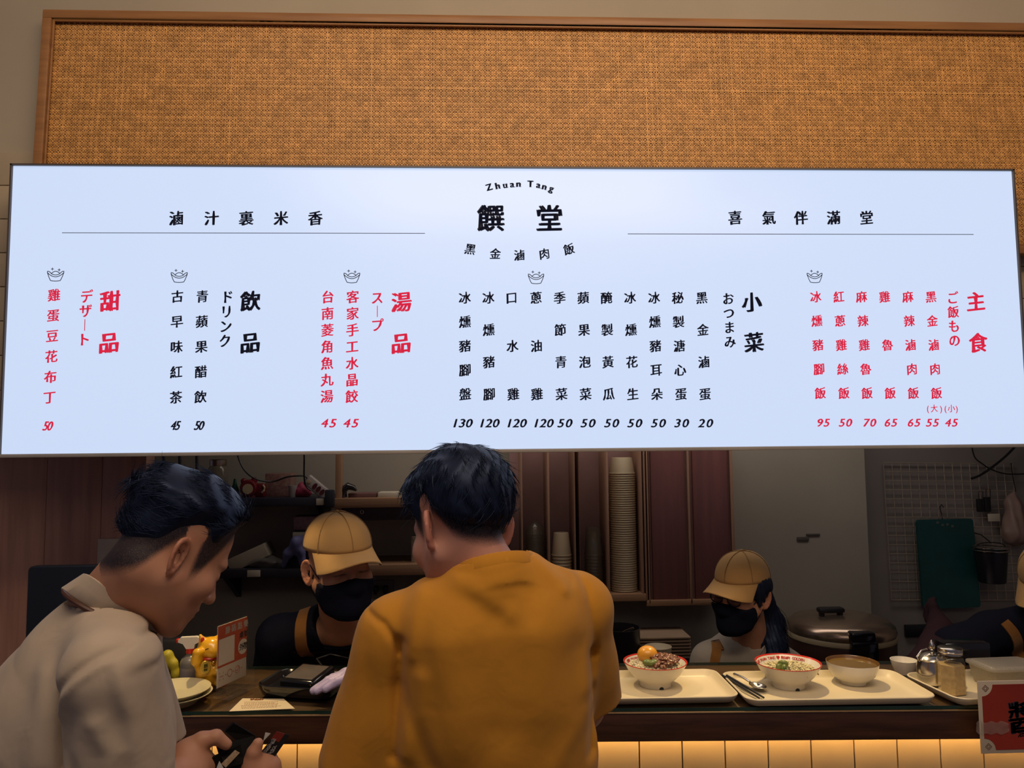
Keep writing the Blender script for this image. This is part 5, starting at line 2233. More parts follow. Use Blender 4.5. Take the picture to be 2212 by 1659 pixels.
# plates
m_plate = mat('cream_plate', (0.62, 0.56, 0.36), rough=0.3, var=0.05, coat=0.2)
pc = onz(375, 1488, CT + .034)
for k in range(2):
    mb = MB()
    mb.lathe([(r_ * .97, z_ * 1.1) for r_, z_ in [(0, .003), (.050, .003), (.052, 0), (.056, 0), (.058, .004), (.078, .014), (.0925, .021), (.093, .0225), (.0915, .0228), (.076, .0165), (.058, .0075), (.05, .006), (0, .006)]],
             (pc.x - .004 * k, pc.y, CT + .0098 * k), 56)
    tag(mb.build('plate', m_plate, None, (pc.x - .004 * k, pc.y, CT + .0098 * k)), ('cream plate at the bottom of the pair by the lucky cat', 'cream plate with crumbs, on top of the pair by the lucky cat')[k], 'plate', 'pair of stacked plates')
mb = MB()
for k in range(7):
    a, q = random.uniform(-2.6, -.4), random.uniform(.02, .065)
    mb.ball((pc.x + q * math.cos(a), pc.y + q * math.sin(a), CT + .0098 + .0085 + max(0, q - .058) * .6), (.0022, .0016, .0012), 8, 6)
tag(mb.build('crumbs', mat('brown_crumb', (0.18, 0.06, 0.02))), 'brown food crumbs scattered on the upper cream plate', 'crumbs', None, 'stuff')

# lucky cat
cb = V3(-.708, 2.098, CT)
m_cat = mat('yellow_glazed_cat', (0.80, 0.42, 0.015), rough=0.22, var=0.05, coat=0.4)
m_catr = mat('red_cat_paint', (0.60, 0.03, 0.015), rough=0.3, coat=0.3)
m_catb = mat('black_cat_paint', (0.015, 0.012, 0.01), rough=0.4)
cat = thing('lucky_cat', 'yellow beckoning cat figurine with red collar beside the scan-to-order stand', 'figurine', cb)
CA = Matrix.Rotation(R(32), 3, 'Z')


def cw(x_, y_, z):
    return cb + CA @ V3(x_, y_, z)


cp = Prims()
cp.ell(cw(0, .0, .034), (.036, .034, .036), .02)
cp.ell(cw(0, -.002, .060), (.029, .027, .030), .02)
cp.ell(cw(0, -.004, .101), (.034, .030, .029), .008)
cp.ell(cw(0, -.028, .094), (.014, .010, .010), .012)
for s in (-1, 1):
    cp.cap(cw(s * .019, -.002, .120), cw(s * .026, .0, .136), .011, .004, .008)
    cp.ell(cw(s * .022, -.026, .012), (.014, .020, .011), .008)
cp.chain([cw(-.028, -.006, .060), cw(-.038, -.018, .078), cw(-.037, -.024, .098)], [.012, .012, .013], .010)
cp.chain([cw(.026, -.010, .058), cw(.022, -.030, .048), cw(.008, -.036, .046)], [.012, .011, .010], .010)
Vc, Qc = sdf_mesh(cp, np.array(cb) - np.array((.07, .07, .0)), np.array(cb) + np.array((.07, .07, .15)), .0022)
np_mesh('body', Vc, Qc, m_cat, cat)
mb = MB()
for s in (-1, 1):
    mb.ball(cw(s * .0225, -.0100, .125), (.0052, .003, .009), 12, 8, 0, CA)
    mb.ball(cw(s * .024, -.046, .013), (.007, .002, .006), 12, 8, 0, CA)
mb.build('ear_lining', m_catr, cat)
mb = MB()
mb.tube([cw(.0295 * math.sin(a), -.002 - .027 * math.cos(a), .0775 + .002 * math.cos(a)) for a in np.linspace(0, 2 * math.pi, 33)[:-1]], .0036, 8, closed=True)
mb.build('collar', m_catr, cat)
MB().ball(cw(0, -.033, .070), .006, 12, 8).build('bell', mat('gold_bell', (0.7, 0.42, 0.08), rough=0.25, metal=1.0), cat)
mb = MB()
for s in (-1, 1):
    mb.tube([cw(s * .0135 + .006 * u, -.0318 + .0018 * abs(u) * 2, .1045 + .0028 * (1 - u * u)) for u in np.linspace(-1, 1, 7)], .0009, 5)
mb.ball(cw(0, -.0375, .0975), (.0022, .0015, .0015), 8, 6)
mb.build('face_paint', m_catb, cat)
mb = MB()
mb.lathe([(0, -.0015), (.0115, -.0015), (.0125, 0), (.0115, .0015), (0, .0015)], cw(-.020, -.036, .062), 24, CA @ Matrix.Rotation(R(80), 3, 'X') @ Matrix.Diagonal((1, 1.35, 1)))
mb.build('koban_coin', mat('gold_coin', (0.75, 0.55, 0.10), rough=0.35, metal=0.6), cat)
mb = MB()
fnK = lambda u, v: cw(-.020 + u, -.0382 - .0008, .062 + v)
put_glyph(mb, '招', fnK, .010, 0, .005, bold=.04)
put_glyph(mb, '財', fnK, .010, 0, -.006, bold=.04)
mb.build('coin_lettering', m_catb, cat)

# acrylic stand with the order sheet
S0_, S1_ = onz(467, 1512, CT), onz(531, 1481, CT)
S0_ = V3(S0_.x, S0_.y, CT)
S1_ = V3(S1_.x, S1_.y, CT)
su = (S1_ - S0_)
SW = su.length
su.normalize()
sn = su.cross(V3(0, 0, 1)).normalized()
if sn.y > 0 and abs(sn.y) > abs(sn.x) or sn.x < 0:
    sn = -sn
SH = .176
stn = thing('order_stand', 'clear acrylic table stand holding a red and white scan-to-order sheet', 'sign stand', S0_.lerp(S1_, .5))
m_acr = clear_mat('clear_acrylic', (.95, .94, .92), .02, (.6, .55, .5), .03)
SM = Matrix((su, -sn, V3(0, 0, 1))).transposed()


def sp(u, v, o=0.0):
    return S0_ + su * (u * SW) + V3(0, 0, .004 + v * SH) + sn * o


mb = MB()
mb.rbox(S0_.lerp(S1_, .5) + V3(0, 0, .004 + SH / 2) + sn * .0030, (SW, .0016, SH), .0006, SM)
mb.rbox(S0_.lerp(S1_, .5) + V3(0, 0, .004 + SH / 2) - sn * .0030, (SW, .0016, SH), .0006, SM)
mb.rbox(S0_.lerp(S1_, .5) + V3(0, 0, .002), (SW, .075, .003), .001, SM)
mb.rbox(S0_.lerp(S1_, .5) + V3(0, 0, .011) + sn * .0365, (SW, .002, .018), .0006, SM)
mb.build('acrylic', m_acr, stn)
m_sw = mat('white_order_sheet', (0.72, 0.66, 0.56), rough=0.6, var=0.03)
m_sr = mat('red_order_print', (0.52, 0.075, 0.02), rough=0.55, var=0.06)
m_sk = mat('dark_order_ink', (0.03, 0.015, 0.012), rough=0.6)


def sheet_quad(mb, u0, v0, u1, v1, o):
    mb.add([sp(u0, v0, o), sp(u1, v0, o), sp(u1, v1, o), sp(u0, v1, o)], [(0, 1, 2, 3)])


MB().rbox(S0_.lerp(S1_, .5) + V3(0, 0, .004 + SH * .56), (SW * .99, .001, SH * .86), .0003, SM).build('sheet', m_sw, stn)
mb = MB()
sheet_quad(mb, .005, .40, .995, .985, .0008)
mb.build('red_print', m_sr, stn)
mb = MB()
sheet_quad(mb, .035, .43, .565, .795, .0011)
pts = [sp(.86 + .165 * math.cos(a), .575 + .165 * SW / SH * math.sin(a) * 1.0, .0011) for a in np.linspace(0, 2 * math.pi, 37)[:-1]]
pts = [q_ if (q_ - S0_).dot(su) < SW * .995 else q_ - su * ((q_ - S0_).dot(su) - SW * .995) for q_ in pts]
mb.add(pts, [tuple(range(36))])
fnS = lambda u, v: sp(.5, 0, .0014) + su * u + V3(0, 0, v)
for i, ch in enumerate('掃碼點餐'):
    put_glyph(mb, ch, fnS, .0195, (-.28 + .21 * i) * SW + .012, SH * .895, bold=.04, slope=0)
mb.build('white_print', m_sw, stn)
mb = MB()
for i, ch in enumerate('桌號'):
    put_glyph(mb, ch, fnS, .018, (.30 + .16 * i) * SW, SH * .755, bold=.04, slope=0)
for i, ch in enumerate('外帶'):
    put_glyph(mb, ch, fnS, .020, (.31 + .13 * i) * SW, SH * .575, bold=.03, slope=0)
mb.build('dark_lettering', m_sk, stn)
mb = MB()
for cu in (.42, .68):
    mb.tube([sp(cu + .075 * math.cos(a), .275 + .075 * SW / SH * math.sin(a), .0012) for a in np.linspace(0, 2 * math.pi, 25)[:-1]], .0006, 5, closed=True)
mb.tube([sp(.64, .28, .0012), sp(.67, .25, .0012), sp(.72, .31, .0012)], .0006, 5)
for a, b in ((.08, 1), (.20, -1)):
    for s in (-1, 1):
        mb.tube([sp(a, .275 + s * .055, .0012), sp(a, .275 + s * .035, .0012)], .0005, 5)
mb.tube([sp(.08, .275, .0012), sp(.2, .275, .0012)], .0005, 5)
for cu in (.29, .55, .82):
    mb.tube([sp(cu - .015, .275, .0012), sp(cu + .015, .275, .0012)], .0009, 5)
mb.build('step_icons', mat('red_icon_ink', (0.45, 0.10, 0.06), rough=0.6), stn)

# flyer on the glass
F = [onz(495, 1537, CT), onz(637, 1531, CT), onz(613, 1510, CT), onz(524, 1509, CT)]
F = [V3(q_.x, q_.y, CT) for q_ in F]


def fp(u, v, o=.0006):
    return (F[0] * (1 - u) + F[1] * u) * (1 - v) + (F[3] * (1 - u) + F[2] * u) * v + V3(0, 0, o)


fl = thing('flyer', 'cream paper flyer lying flat on the glass in front of the black terminal', 'flyer', fp(.5, .5, 0))
mb = MB()
mb.add([fp(0, 0, 0), fp(1, 0, 0), fp(1, 1, 0), fp(0, 1, 0), fp(0, 0), fp(1, 0), fp(1, 1), fp(0, 1)], [(0, 1, 2, 3), (4, 5, 6, 7), (0, 1, 5, 4), (1, 2, 6, 5), (2, 3, 7, 6), (3, 0, 4, 7)])
mb.build('sheet', mat('cream_paper', (0.72, 0.60, 0.40), rough=0.6, var=0.04), fl)
mb = MB()
rs = random.Random(2)
for j in range(6):
    mb.tube([fp(.22 + .05 * j + rs.uniform(-.01, .01), .86 + rs.uniform(-.04, .04), .0010), fp(.25 + .05 * j, .88 + rs.uniform(-.04, .05), .0010)], .0028, 5)
for j in range(6):
    v_ = .68 - .1 * j
    u0 = .12 + .02 * (j % 3)
    while u0 < .8 - .06 * (j % 2):
        d_ = rs.uniform(.02, .05)
        mb.tube([fp(u0, v_, .0008), fp(u0 + d_ * .7, v_, .0008)], .0006, 4)
        u0 += d_
mb.build('brown_print', mat('brown_flyer_ink', (0.26, 0.09, 0.03), rough=0.6), fl)

# black tray and payment terminal
tc_ = onz(648, 1496, CT) + V3(.004, .014, 0)
ta_ = R(-14)
TR = Matrix.Rotation(ta_, 3, 'Z')
mb = MB()
loft_rr(mb, V3(tc_.x + .006, tc_.y, CT), TR, [(.022, 0), (.010, .004), (.002, .020), (0, .030), (.002, .032), (.006, .031), (.016, .017), (.03, .014)], .205, .155, .035)
o = mb.build('change_tray', m_gloss)
tag(o, 'glossy black plastic tray holding the payment terminal', 'tray')
trm = thing('payment_terminal', 'black handheld terminal with grey screen lying in the glossy black tray', 'terminal', V3(tc_.x + .01, tc_.y + .008, CT + .016))
TR2 = Matrix.Rotation(R(-20), 3, 'Z') @ Matrix.Rotation(R(7), 3, 'X')
mb = MB()
mb.rbox(trm.location + V3(0, 0, .016), (.098, .108, .026), .007, TR2, 0, 3)
mb.build('body', m_gloss, trm)
mb = MB()
mb.rbox(trm.location + V3(0, 0, .016) + TR2 @ V3(0, 0, .0132), (.078, .084, .0015), .0006, TR2)
mb.build('screen', mat('grey_screen', (0.13, 0.11, 0.10), rough=0.18, coat=0.4), trm)
c0 = trm.location + V3(.03, .06, .02)
MB().tube(densify([c0, c0 + V3(-.03, .05, .012), c0 + V3(0, .085, .014), c0 + V3(.05, .08, .004)], 4), .0022, 6).build('cable', m_dark, trm)

# spray bottle, yellow glove, dark screen box, POS monitor at the left
sb_ = onz(414, 1487, CT)
sb_ = V3(-.768, 2.122, CT)
spb = thing('spray_bottle', 'small grey spray bottle with a white trigger head behind the plates', 'spray bottle', sb_)
MB().lathe([(0, 0), (.024, 0), (.026, .004), (.026, .058), (.022, .070), (.011, .078), (.010, .084), (0, .084)], sb_, 32, None, 0).build('bottle', mat('smoky_bottle', (0.16, 0.15, 0.14), rough=0.3, coat=0.3), spb)
MB().lathe([(.0264, .010), (.0266, .010), (.0266, .048), (.0264, .048)], sb_, 32).build('bottle_label', mat('grey_label', (0.27, 0.24, 0.23), rough=0.5), spb)
MB().lathe([(0, .083), (.0115, .083), (.0115, .095), (0, .095)], sb_, 24).build('collar', m_catr, spb)
mb = MB()
ol = [(-.010, .095), (.010, .095), (.012, .106), (.024, .112), (.024, .121), (.016, .125), (-.024, .125), (-.030, .119), (-.030, .113), (-.018, .108)]
mb.prism([(a, b) for a, b in ol], -.008, .008, 0, Matrix.Rotation(R(8), 3, 'Z'), sb_)
mb.build('trigger_head', m_bowl, spb)
MB().rbox(sb_ + V3(-.032, -.004, .116), (.006, .012, .011), .002).build('nozzle', m_catr, spb)
g0 = onz(352, 1480, CT) + V3(0, .05, 0)
gp = Prims()
gp.chain([at(349, 1472, 2.135), at(352, 1435, 2.135), at(362, 1416, 2.135), at(374, 1432, 2.135), at(380, 1458, 2.135), at(384, 1474, 2.135)], [.013, .014, .0125, .011, .010, .007], .01)
Vg, Qg = sdf_mesh(lambda P: gp(P) + wob(P, 90, 3) * .001, (at(330, 1400, 2.135) - V3(0, .05, .12)), (at(400, 1400, 2.135) + V3(0, .05, .03)), .003)
tag(np_mesh('rubber_glove', Vg, Qg, mat('yellow_rubber', (0.52, 0.42, 0.03), rough=0.45, color2=(0.36, 0.33, 0.03), scale=20)), 'yellow rubber glove bent into an arch behind the plates', 'glove')
bx0, bx1 = at(300, 1383, 2.2).x, at(458, 1383, 2.2).x
bz = at(400, 1383, 2.19).z
mb = MB()
mb.rbox(((bx0 + bx1) / 2, 2.215, (CT + bz) / 2), (bx1 - bx0, .05, bz - CT), .006)
tag(mb.build('dark_screen_box', mat('charcoal_plastic', (0.035, 0.032, 0.032), rough=0.45)), 'flat charcoal panel standing behind the spray bottle and lucky cat', 'panel')
m0, m1 = at(66, 1222, 1.97), at(262, 1222, 1.97)
mon = thing('pos_monitor', 'dark blue-black monitor standing on the counter behind the person in beige', 'monitor', V3((m0.x + m1.x) / 2, 1.99, CT))
mb = MB()
loft_rr(mb, V3((m0.x + m1.x) / 2, 1.97, (m0.z + CT + .05) / 2), Matrix.Rotation(R(90), 3, 'X'), [(.003, -.012), (0, -.009), (0, .009), (.003, .012)], m1.x - m0.x, m0.z - CT - .05, .012)
mb.build('screen', mat('blue_black_screen', (0.010, 0.014, 0.022), rough=0.35), mon)
mb = MB()
mb.rbox(((m0.x + m1.x) / 2, 1.992, CT + .06), (.05, .016, .12), .004)
mb.rbox(((m0.x + m1.x) / 2, 2.0, CT + .005), (.16, .12, .010), .004)
mb.build('stand', m_dark, mon)
a, b = at(212, 1164, 2.348), at(262, 1224, 2.348)
tag(MB().rbox(((a.x + b.x) / 2, 2.347, (a.z + b.z) / 2), (b.x - a.x, .002, a.z - b.z), .0005).build('paper_note', mat('grey_paper', (0.42, 0.36, 0.30), rough=0.7)), 'pale paper note on the dark wood panelling behind the beige polo', 'paper')
# ================================================================== kitchen behind the counter
m_kwood = wood('pale_shelf_wood', (0.36, 0.21, 0.115), (0.27, 0.15, 0.085), rough=0.5, axis='X', scale=6)
m_rack = wood('rack_plywood', (0.40, 0.24, 0.165), (0.31, 0.18, 0.125), rough=0.55, axis='Z', scale=6)
m_rackin = mat('rack_back_board', (0.36, 0.215, 0.20), rough=0.7, var=0.1)
m_cabd = wood('red_brown_veneer', (0.22, 0.088, 0.082), (0.16, 0.07, 0.072), rough=0.4, axis='Z', scale=4)
m_navy = mat('navy_shelf', (0.022, 0.022, 0.035), rough=0.5)
m_paper = mat('kraft_white_paper', (0.58, 0.49, 0.33), rough=0.6, var=0.05)
m_tag = mat('price_tag_paper', (0.58, 0.53, 0.42), rough=0.6)
YF = 2.95          # front of the shelves
YW = 3.2           # back wall


def px_box(mb, x0, y0, x1, y1, Y, depth, r=.002, mi=0):
    """a box whose front face spans the given photograph rectangle at depth Y"""
    a, b = at(x0, y0, Y), at(x1, y1, Y)
    mb.rbox(((a.x + b.x) / 2, Y + depth / 2, (a.z + b.z) / 2), (abs(b.x - a.x), depth, abs(a.z - b.z)), r)
    return mb


def simple(name, label, cat, x0, y0, x1, y1, Y, depth, m, r=.002, group=None):
    mb = MB()
    px_box(mb, x0, y0, x1, y1, Y, depth, r)
    return tag(mb.build(name, m), label, cat, group)


# long worktop at the back
wt = thing('back_worktop', 'low worktop along the kitchen back wall under the cup rack', 'worktop', (.45, 2.95, 0))
mb = MB()
mb.rbox((.45, 2.965, .845), (3.5, .46, .03), .003)
mb.build('top', m_steeld, wt)
mb = MB()
mb.rbox((.45, 2.985, .415), (3.48, .40, .83), .003)
mb.build('cabinet_body', m_navy, wt)

# left navy wall shelf and what stands on it
for nm, y0, x0, x1, lab in (('wall_shelf', 1078, 436, 702, 'navy wall shelf with the red clock and the glass jar'),
                            ('wall_shelf', 1231, 452, 676, 'lower navy wall shelf with the tilted carton')):
    t_ = thing(nm, lab, 'shelf', at((x0 + x1) / 2, y0, YF) + V3(0, .12, 0))
    mb = MB()
    px_box(mb, x0, y0, x1, y0 + 15, YF, YW - YF - .001, .002)
    mb.build('board', m_navy, t_)
    a = at(x0 + 20, y0 + 16, YF)
    b = at(x1 - 20, y0 + 16, YF)
    for q in (a, b):
        mb = MB()
        mb.prism([(0, 0), (.20, 0), (.0, -.12)], -.01, .01, 0, Matrix.Rotation(R(-90), 3, 'Z'), (q.x, YW - .001, q.z))
        mb.build('bracket', m_navy, t_)
ZS = at(600, 1078, YF).z
ZS2 = at(560, 1231, YF).z
YS = 3.05


def on_shelf(px, Y=YS, z=None):
    p = at(px, 1078, Y)
    return V3(p.x, Y, (ZS if z is None else z) + .0005)


c = on_shelf(470)
t_ = thing('storage_jar', 'tall glass storage jar on the navy shelf behind the swept-back hair', 'jar', c)
MB().lathe([(0, 0), (.034, 0), (.037, .004), (.037, .112), (.030, .124), (0, .124)], c, 28).build('glass', clear_mat('shelf_jar_glass', (.75, .72, .68), .3, (.30, .27, .22), .1), t_)
MB().lathe([(0, .124), (.031, .124), (.032, .130), (.032, .146), (.029, .149), (0, .149)], c, 28).build('lid', m_steeld, t_)
c = on_shelf(507)
tag(MB().lathe([(0, 0), (.020, 0), (.021, .006), (.016, .030), (.008, .052), (.005, .072), (0, .074)], c, 20).build('green_bottle', mat('dark_green_glass', (0.015, 0.06, 0.045), rough=0.2)), 'small dark green cone-shaped bottle beside the red clock', 'bottle')
c = on_shelf(543, 3.03)
t_ = thing('red_clock', 'red toy-like clock with a round cream dial on the navy shelf', 'clock', c)
m_rc = mat('dark_red_plastic', (0.16, 0.012, 0.02), rough=0.4)
MB().lathe([(0, -.022), (.028, -.022), (.034, -.012), (.034, .012), (.028, .022), (0, .022)], c + V3(-.008, 0, .037), 28, Matrix.Rotation(R(90), 3, 'X')).build('body', m_rc, t_)
MB().lathe([(0, 0), (.0195, 0), (.0195, .003), (0, .003)], c + V3(-.008, -.0215, .035), 28, Matrix.Rotation(R(90), 3, 'X')).build('dial', mat('cream_dial', (0.50, 0.42, 0.26)), t_)
mb = MB()
mb.ball(c + V3(-.030, 0, .064), (.012, .012, .012), 14, 10)
mb.ball(c + V3(.010, 0, .068), (.012, .012, .012), 14, 10)
mb.rbox(c + V3(.034, 0, .028), (.042, .03, .055), .012)
mb.rbox(c + V3(-.008, 0, .005), (.05, .035, .010), .004)
mb.build('bells_and_foot', m_rc, t_)
mb = MB()
mb.tube([c + V3(.048, -.017, .050), c + V3(.054, -.018, .040), c + V3(.052, -.018, .028), c + V3(.044, -.017, .020)], .004, 8)
mb.build('handle', mat('cream_dial', (0, 0, 0)), t_)
simple('pink_carton', 'pinkish printed carton on the navy shelf beside the red clock', 'carton', 573, 1023, 628, 1078, 3.04, .09, mat('pink_print', (0.20, 0.085, 0.085), color2=(0.30, 0.19, 0.15), rough=0.5, scale=90))
c = on_shelf(632, 3.0)
tag(MB().lathe([(0, 0), (.013, 0), (.017, .048), (.0155, .048), (.012, .003), (0, .003)], c, 24).build('paper_cup', mat('pale_cup', (0.40, 0.36, 0.34))), 'pale cup standing between the pink carton and the pink pouch', 'cup')
c = on_shelf(653, 3.01)
pk = Prims()
pk.ell(c + V3(0, 0, .016), (.036, .024, .018), .01)
pk.ell(c + V3(-.002, 0, .038), (.018, .014, .022), .02)
Vp, Qp = sdf_mesh(lambda P: np.maximum(pk(P) + wob(P, 120, 9) * .0015, c.z + .0008 - P[:, 2]), np.array(c) - .06, np.array(c) + .08, .003)
tag(np_mesh('pink_pouch', Vp, Qp, mat('hot_pink_cloth', (0.34, 0.035, 0.085), rough=0.6)), 'small bright pink pouch under the hanging power strip', 'pouch')
# power strip with its cords
A, B = at(662, 1034, 2.97), at(708, 1072, 2.97)
t_ = thing('power_strip', 'white power strip hanging at a slant by its cord over the navy shelf', 'power strip', A.lerp(B, .5))
d_ = (B - A)
ang = math.atan2(d_.z, d_.x)
RY = Matrix.Rotation(-ang, 3, 'Y')
MB().rbox(A.lerp(B, .5), (d_.length, .022, .044), .007, RY, 0, 3).build('housing', mat('grey_white_plastic', (0.42, 0.38, 0.36), rough=0.4), t_)
for k in range(3):
    MB().lathe([(0, 0), (.0075, 0), (.0075, .003), (0, .003)], A.lerp(B, .42 + .17 * k) + V3(0, -.0105, 0), 18, RY @ Matrix.Rotation(R(90), 3, 'X') @ Matrix.Diagonal((1, 1.7, 1))).build('socket', mat('dark_red_socket', (0.085, 0.012, 0.015)), t_)
MB().lathe([(0, 0), (.006, 0), (.006, .004), (0, .004)], A.lerp(B, .16) + V3(0, -.0105, 0), 14, Matrix.Rotation(R(90), 3, 'X')).build('switch', mat('amber_switch', (0.5, 0.35, 0.2)), t_)
def cord(pts, r, label, name='cord'):
    P_ = [Vector(p) for p in pts]
    out = []
    n = len(P_)
    for i in range(n - 1):
        p0, p1, p2, p3 = P_[max(i - 1, 0)], P_[i], P_[i + 1], P_[min(i + 2, n - 1)]
        for k in range(8):
            t = k / 8
            out.append(.5 * ((2 * p1) + (p2 - p0) * t + (2 * p0 - 5 * p1 + 4 * p2 - p3) * t * t + (3 * p1 - p0 - 3 * p2 + p3) * t ** 3))
    out.append(P_[-1])
    return tag(MB().tube(out, r, 8).build(name, m_dark), label, 'cord')


cord([at(505, 940, 2.9), at(514, 986, 2.9), at(530, 1018, 2.9), at(556, 1036, 2.92), at(590, 1040, 2.95), at(622, 1030, 2.95), at(655, 1028, 2.96), at(664, 1033, 2.96)], .0032, 'black cord sagging from the left across to the power strip')
cord([at(656, 940, 2.9), at(657, 986, 2.9), at(657, 1030, 2.94), at(661, 1050, 2.955), at(672, 1060, 2.957)], .0032, 'black cord hanging straight down to the power strip')
simple('price_tag', 'small pale tag on the edge of the upper navy shelf', 'tag', 683, 1077, 699, 1091, YF - .003, .002, m_tag, .0004)
simple('price_tag', 'small pale tag on the edge of the lower navy shelf', 'tag', 534, 1232, 562, 1246, YF - .003, .002, m_tag, .0004)
simple('dark_pouch', 'dark pouch hanging beside the shelf post under the power strip', 'pouch', 701, 1058, 722, 1096, 2.93, .015, mat('dark_pouch_cloth', (0.02, 0.022, 0.032), rough=0.6), .006)
# lower shelf things
a, b = at(498, 1222, 2.98), at(566, 1192, 2.98)
t_ = thing('open_carton', 'shallow pale carton lying tilted on the lower navy shelf', 'carton', V3((a.x + b.x) / 2, 3.03, ZS2))
RYc = Matrix.Rotation(R(-24), 3, 'Y')
cc = V3((a.x + b.x) / 2 + .004, 3.03, (a.z + b.z) / 2 + .003)
m_ct = mat('pale_carton', (0.44, 0.40, 0.30), rough=0.7, var=0.06)
mb = MB()
L_, W_, H_ = .150, .10, .050
for q, sz in ((V3(0, 0, -H_ / 2), (L_, W_, .003)), (V3(0, -W_ / 2, 0), (L_, .003, H_)), (V3(0, W_ / 2, 0), (L_, .003, H_)), (V3(-L_ / 2, 0, 0), (.003, W_, H_)), (V3(L_ / 2, 0, 0), (.003, W_, H_))):
    mb.rbox(cc + RYc @ q, sz, .001, RYc)
mb.build('box', m_ct, t_)
c = V3(at(575, 1222, 3.0).x, 3.0, ZS2)
Vp, Qp = sdf_mesh(lambda P: np.maximum(Prims().ell(c + V3(0, 0, .018), (.062, .035, .026))(P) + wob(P, 70, 5, 7) * .007, c.z + .0008 - P[:, 2]), np.array(c) - .09, np.array(c) + .09, .004)
tag(np_mesh('plastic_bag', Vp, Qp, clear_mat('crumpled_film', (.8, .8, .8), .35, (.35, .33, .30), .15)), 'crumpled clear plastic bag on the lower navy shelf', 'bag')
simple('white_box', 'small white box under the pink box beside the tan cap', 'box', 632, 1150, 690, 1170, 2.97, .08, mat('pale_box', (0.42, 0.38, 0.30)), .002)
simple('pink_box', 'dull pink printed box stacked above the white box', 'box', 634, 1116, 694, 1144, 2.97, .08, mat('dull_pink_print', (0.16, 0.075, 0.10), color2=(0.22, 0.13, 0.14), scale=70), .002)
mb = MB()
px_box(mb, 630, 1170, 700, 1231, 2.99, .10)
tag(mb.build('dark_carton', m_navy), 'dark carton on the lower navy shelf under the white box', 'carton')
simple('tissue_pack', 'dark flat pack lying between the white box and the pink box', 'pack', 636, 1144, 692, 1150, 2.975, .07, m_navy, .001)
c = at(632, 1196, 2.95)
gp2 = Prims()
gp2.chain([at(660, 1164, 2.955), at(640, 1172, 2.95), at(622, 1196, 2.95), at(611, 1222, 2.96)], [.018, .020, .018, .010], .015)
gp2.chain([at(640, 1172, 2.95), at(648, 1190, 2.95), at(652, 1216, 2.955)], [.016, .015, .012], .015)
Vp, Qp = sdf_mesh(lambda P: gp2(P) + wob(P, 100, 7) * .003, np.array(c) - .12, np.array(c) + .12, .004)
tag(np_mesh('blue_gloves', Vp, Qp, mat('violet_blue_rubber', (0.12, 0.12, 0.26), rough=0.5)), 'crumpled violet-blue gloves draped at the end of the lower navy shelf', 'gloves')

# dark hanging rods at the far left
t_ = thing('rod_rack', 'dark metal rack of four upright rods left of the glass jar', 'rack', at(370, 1150, 2.9))
for px in (316, 353, 388, 425):
    mb = MB()
    a, b = at(px, 940, 2.9), at(px + 1, 1180, 2.9)
    mb.tube([a, b], .0055, 10)
    mb.build('upright', m_navy, t_)
mb = MB()
a, b = at(310, 1180, 2.9), at(432, 1180, 2.9)
mb.tube([a, b], .006, 8)
mb.tube([at(310, 940, 2.9), at(432, 940, 2.9)], .006, 8)
mb.build('crossbar', m_navy, t_)

# pale wood shelf unit in the middle
t_ = thing('wooden_shelf_unit', 'pale wood shelf unit with a post, two boards and a dark drawer above the cashier', 'shelf unit', at(800, 1240, 3.05))
mb = MB()
px_box(mb, 725, 930, 736, 1310, YF, .03, .002)
mb.build('post', wood('post_wood', (0.33, 0.19, 0.105), (0.25, 0.14, 0.08), axis='Z'), t_)
mb = MB()
px_box(mb, 718, 1077, 1096, 1093, YF - .01, YW - YF, .002)
mb.build('board', m_kwood, t_)
mb = MB()
px_box(mb, 720, 1222, 1096, 1239, YF - .01, YW - YF, .002)
mb.build('board', m_kwood, t_)
mb = MB()
px_box(mb, 738, 1095, 1092, 1120, YF + .01, .16, .002)
dr = mb.build('drawer', mat('plum_drawer', (0.055, 0.035, 0.045), rough=0.5), t_)
mb = MB()
c = at(782, 1106, YF + .008)
mb.tube([c + V3(.0055 * math.cos(a), 0, .0065 * math.sin(a)) for a in np.linspace(0, 6.2832, 17)[:-1]], .0013, 6, closed=True)
mb.build('ring_pull', m_steel, dr)
ZB = at(800, 1077, YF - .01).z
ZB2 = at(850, 1222, YF - .01).z
simple('flat_pack', 'flat reddish pack lying on the upper pale wood board', 'pack', 752, 1066, 812, 1077, 2.98, .09, mat('reddish_pack', (0.16, 0.075, 0.07)), .002)
simple('white_carton', 'low white carton on the upper pale wood board behind the ear', 'carton', 816, 1064, 866, 1077, 2.98, .09, m_tag, .002)
mb = MB()
mb.tube([at(742, 1074, 2.975), at(741, 1058, 2.975), at(752, 1050, 2.975), at(764, 1054, 2.975), at(770, 1060, 2.975)], .010, 10, radii=[.014, .016, .015, .011, .004])
tag(mb.build('tape_dispenser', m_gloss), 'dark curved tape dispenser on the upper pale wood board', 'dispenser')
# stack of lids at the right end of the lower board
c = V3(at(900, 1222, 3.0).x, 3.0, ZB2 + .0006)
lid0 = MB().lathe([(0, 0), (.019, 0), (.0205, .0015), (.0205, .005), (.018, .0062), (0, .0062)], c, 24).build('cup_cover', m_paper, None, c)
tag(lid0, 'pale cup lid in the short stack on the lower pale wood board', 'lid', 'stack of cup lids')
for k in range(1, 15):
    dup(lid0, (0, 0, .0068 * k))
